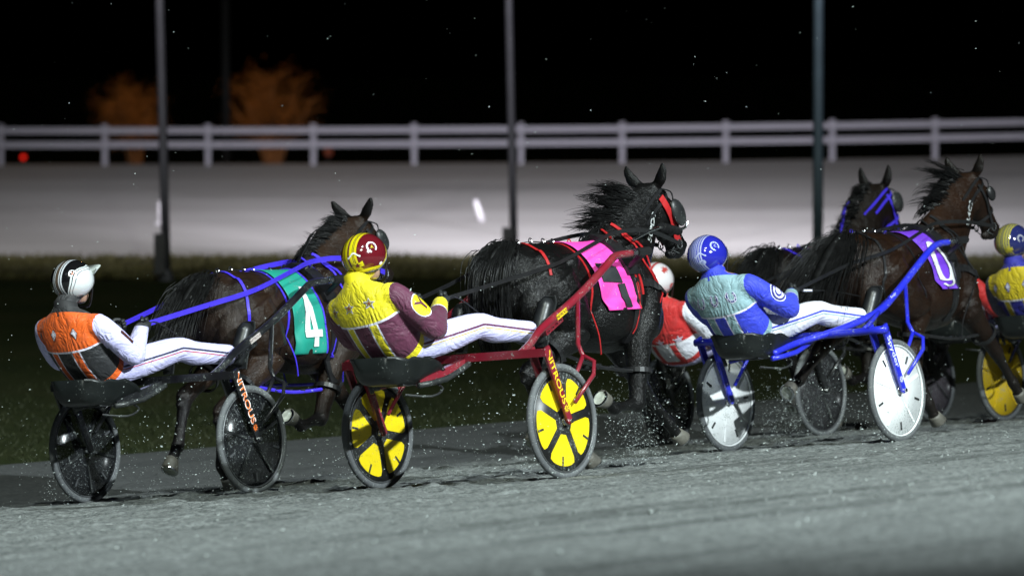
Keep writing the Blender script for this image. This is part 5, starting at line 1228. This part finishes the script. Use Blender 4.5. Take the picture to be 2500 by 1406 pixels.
HR = dict(key='dark', seed=9, label='dark horse with blue bridle and red cloth beyond the bay horse', coat=(.005, .0038, .0032), coat2=(.011, .007, .005), lather=.10, points=(.007, .006, .006), strap=M_blue, bridle=M_blue, blink=(.075, .09), blinkm=M_black, legs=LEGSR, head=(.0, 0, .09), nose=(-.04, 0, .02), ear=(.02, -.0, .02),
          mane=dict(locks=14, per=16, n=70, len=(.06, .2), rad=.0045, dir=((-.6, .2, .5), (-.9, .3, -.1)), fan=.5, wild=.03), tail=dict(n=1100, core=.33, path=[(.50, 0, 1.44), (.40, .0, 1.42), (.27, 0, 1.28), (.16, 0, 1.08), (.10, 0, .85)], fan=(.03, .045, .07, .08), rad=.0033, lmin=.5),
          cloth=dict(x0=1.05, x1=1.40, z=1.0, col=(.55, .03, .015), slant=.08, glyphs=[]), checkm=M_blue, checkw=.03)
H7['label'] += ' beside the dark red shaft'
TEAMS = [((-.241, 34.823, .465), S7, D7, H7), ((-2.223, 37.046, .211), S4, D4, H4), ((2.083, 39.201, .405), S9, D9, H9), ((1.797, 43.564, .16), SR, DR, HR), ((4.401, 43.806, .332), SY, DY, None), ((4.04, 46.30, .178), SD, DD, None)]
for O, sc, dc, hc_ in TEAMS:
    mw = rig_matrix(O); sulky(mw, sc); D, arms = driver(mw, dc)
    hands = {s: arms[s][2] + V(dc.get('dx', 0) + .09, -s * .02, dc.get('dz', 0) + .025) for s in (-1, 1)}
    if hc_: horse(mw, hc_, hands)

# ------------------------------------------------------------------ dirt thrown up by hooves and wheels
M_fly = simple('flying_limestone', (.50, .56, .54), .9, var=.3, scale=40)
mb = MB(); r3 = random.Random(12)
def fly(p, s):
    d = (U + V(r3.gauss(0, .3), r3.gauss(0, .3), r3.gauss(0, .35))).normalized(); e = d.orthogonal().normalized(); f = d.cross(e)
    a, b_, c = d * s * r3.uniform(1.0, 2.2), e * s * .6, f * s * .6
    mb.add([p + a, p - a, p + b_, p - b_, p + c, p - c], [(0, 2, 4), (2, 1, 4), (1, 3, 4), (3, 0, 4), (2, 0, 5), (1, 2, 5), (3, 1, 5), (0, 3, 5)])
SZ = lambda: min(.010, .0027 * math.exp(r3.gauss(0, .5)))
for O, *_ in TEAMS[:4]:
    m = rig_matrix(O)
    for _ in range(420): fly(m @ V(r3.gauss(-.2, 1.0), r3.gauss(0, .8), abs(r3.gauss(0, .55))), SZ())
    for sx, sy in ((0, -HW), (0, HW), (1.4, .14), (.4, -.15), (.3, .15)):
        for _ in range(130):
            q = abs(r3.gauss(0, .28)); fly(m @ V(sx - .25 - q * r3.uniform(.3, 1.4), sy + r3.gauss(0, .07), q), SZ() * .8)
m = rig_matrix(TEAMS[0][0])
for _ in range(1500):
    q = abs(r3.gauss(0, .30)); fly(m @ V(2.0 + r3.gauss(0, .10) - q * .25, .14 + r3.gauss(0, .12), q), SZ() * .62)
m = rig_matrix(TEAMS[2][0])
for _ in range(700):
    q = abs(r3.gauss(0, .28)); fly(m @ V(-.1 + r3.gauss(0, .10) - q * .2, .14 + r3.gauss(0, .10), q), SZ() * .62)
for _ in range(420):
    Yq = r3.uniform(32, 42); s = F_PX / Yq; fly(V(r3.uniform(-4, 4), Yq, r3.uniform(.6, 4.0) ** 1.0), SZ() * .8)
tag(link('flying_dirt', make_mesh('flying_dirt', mb.v, mb.f), M_fly), 'pale specks of track dirt thrown up around the teams', 'dirt', kind='stuff')
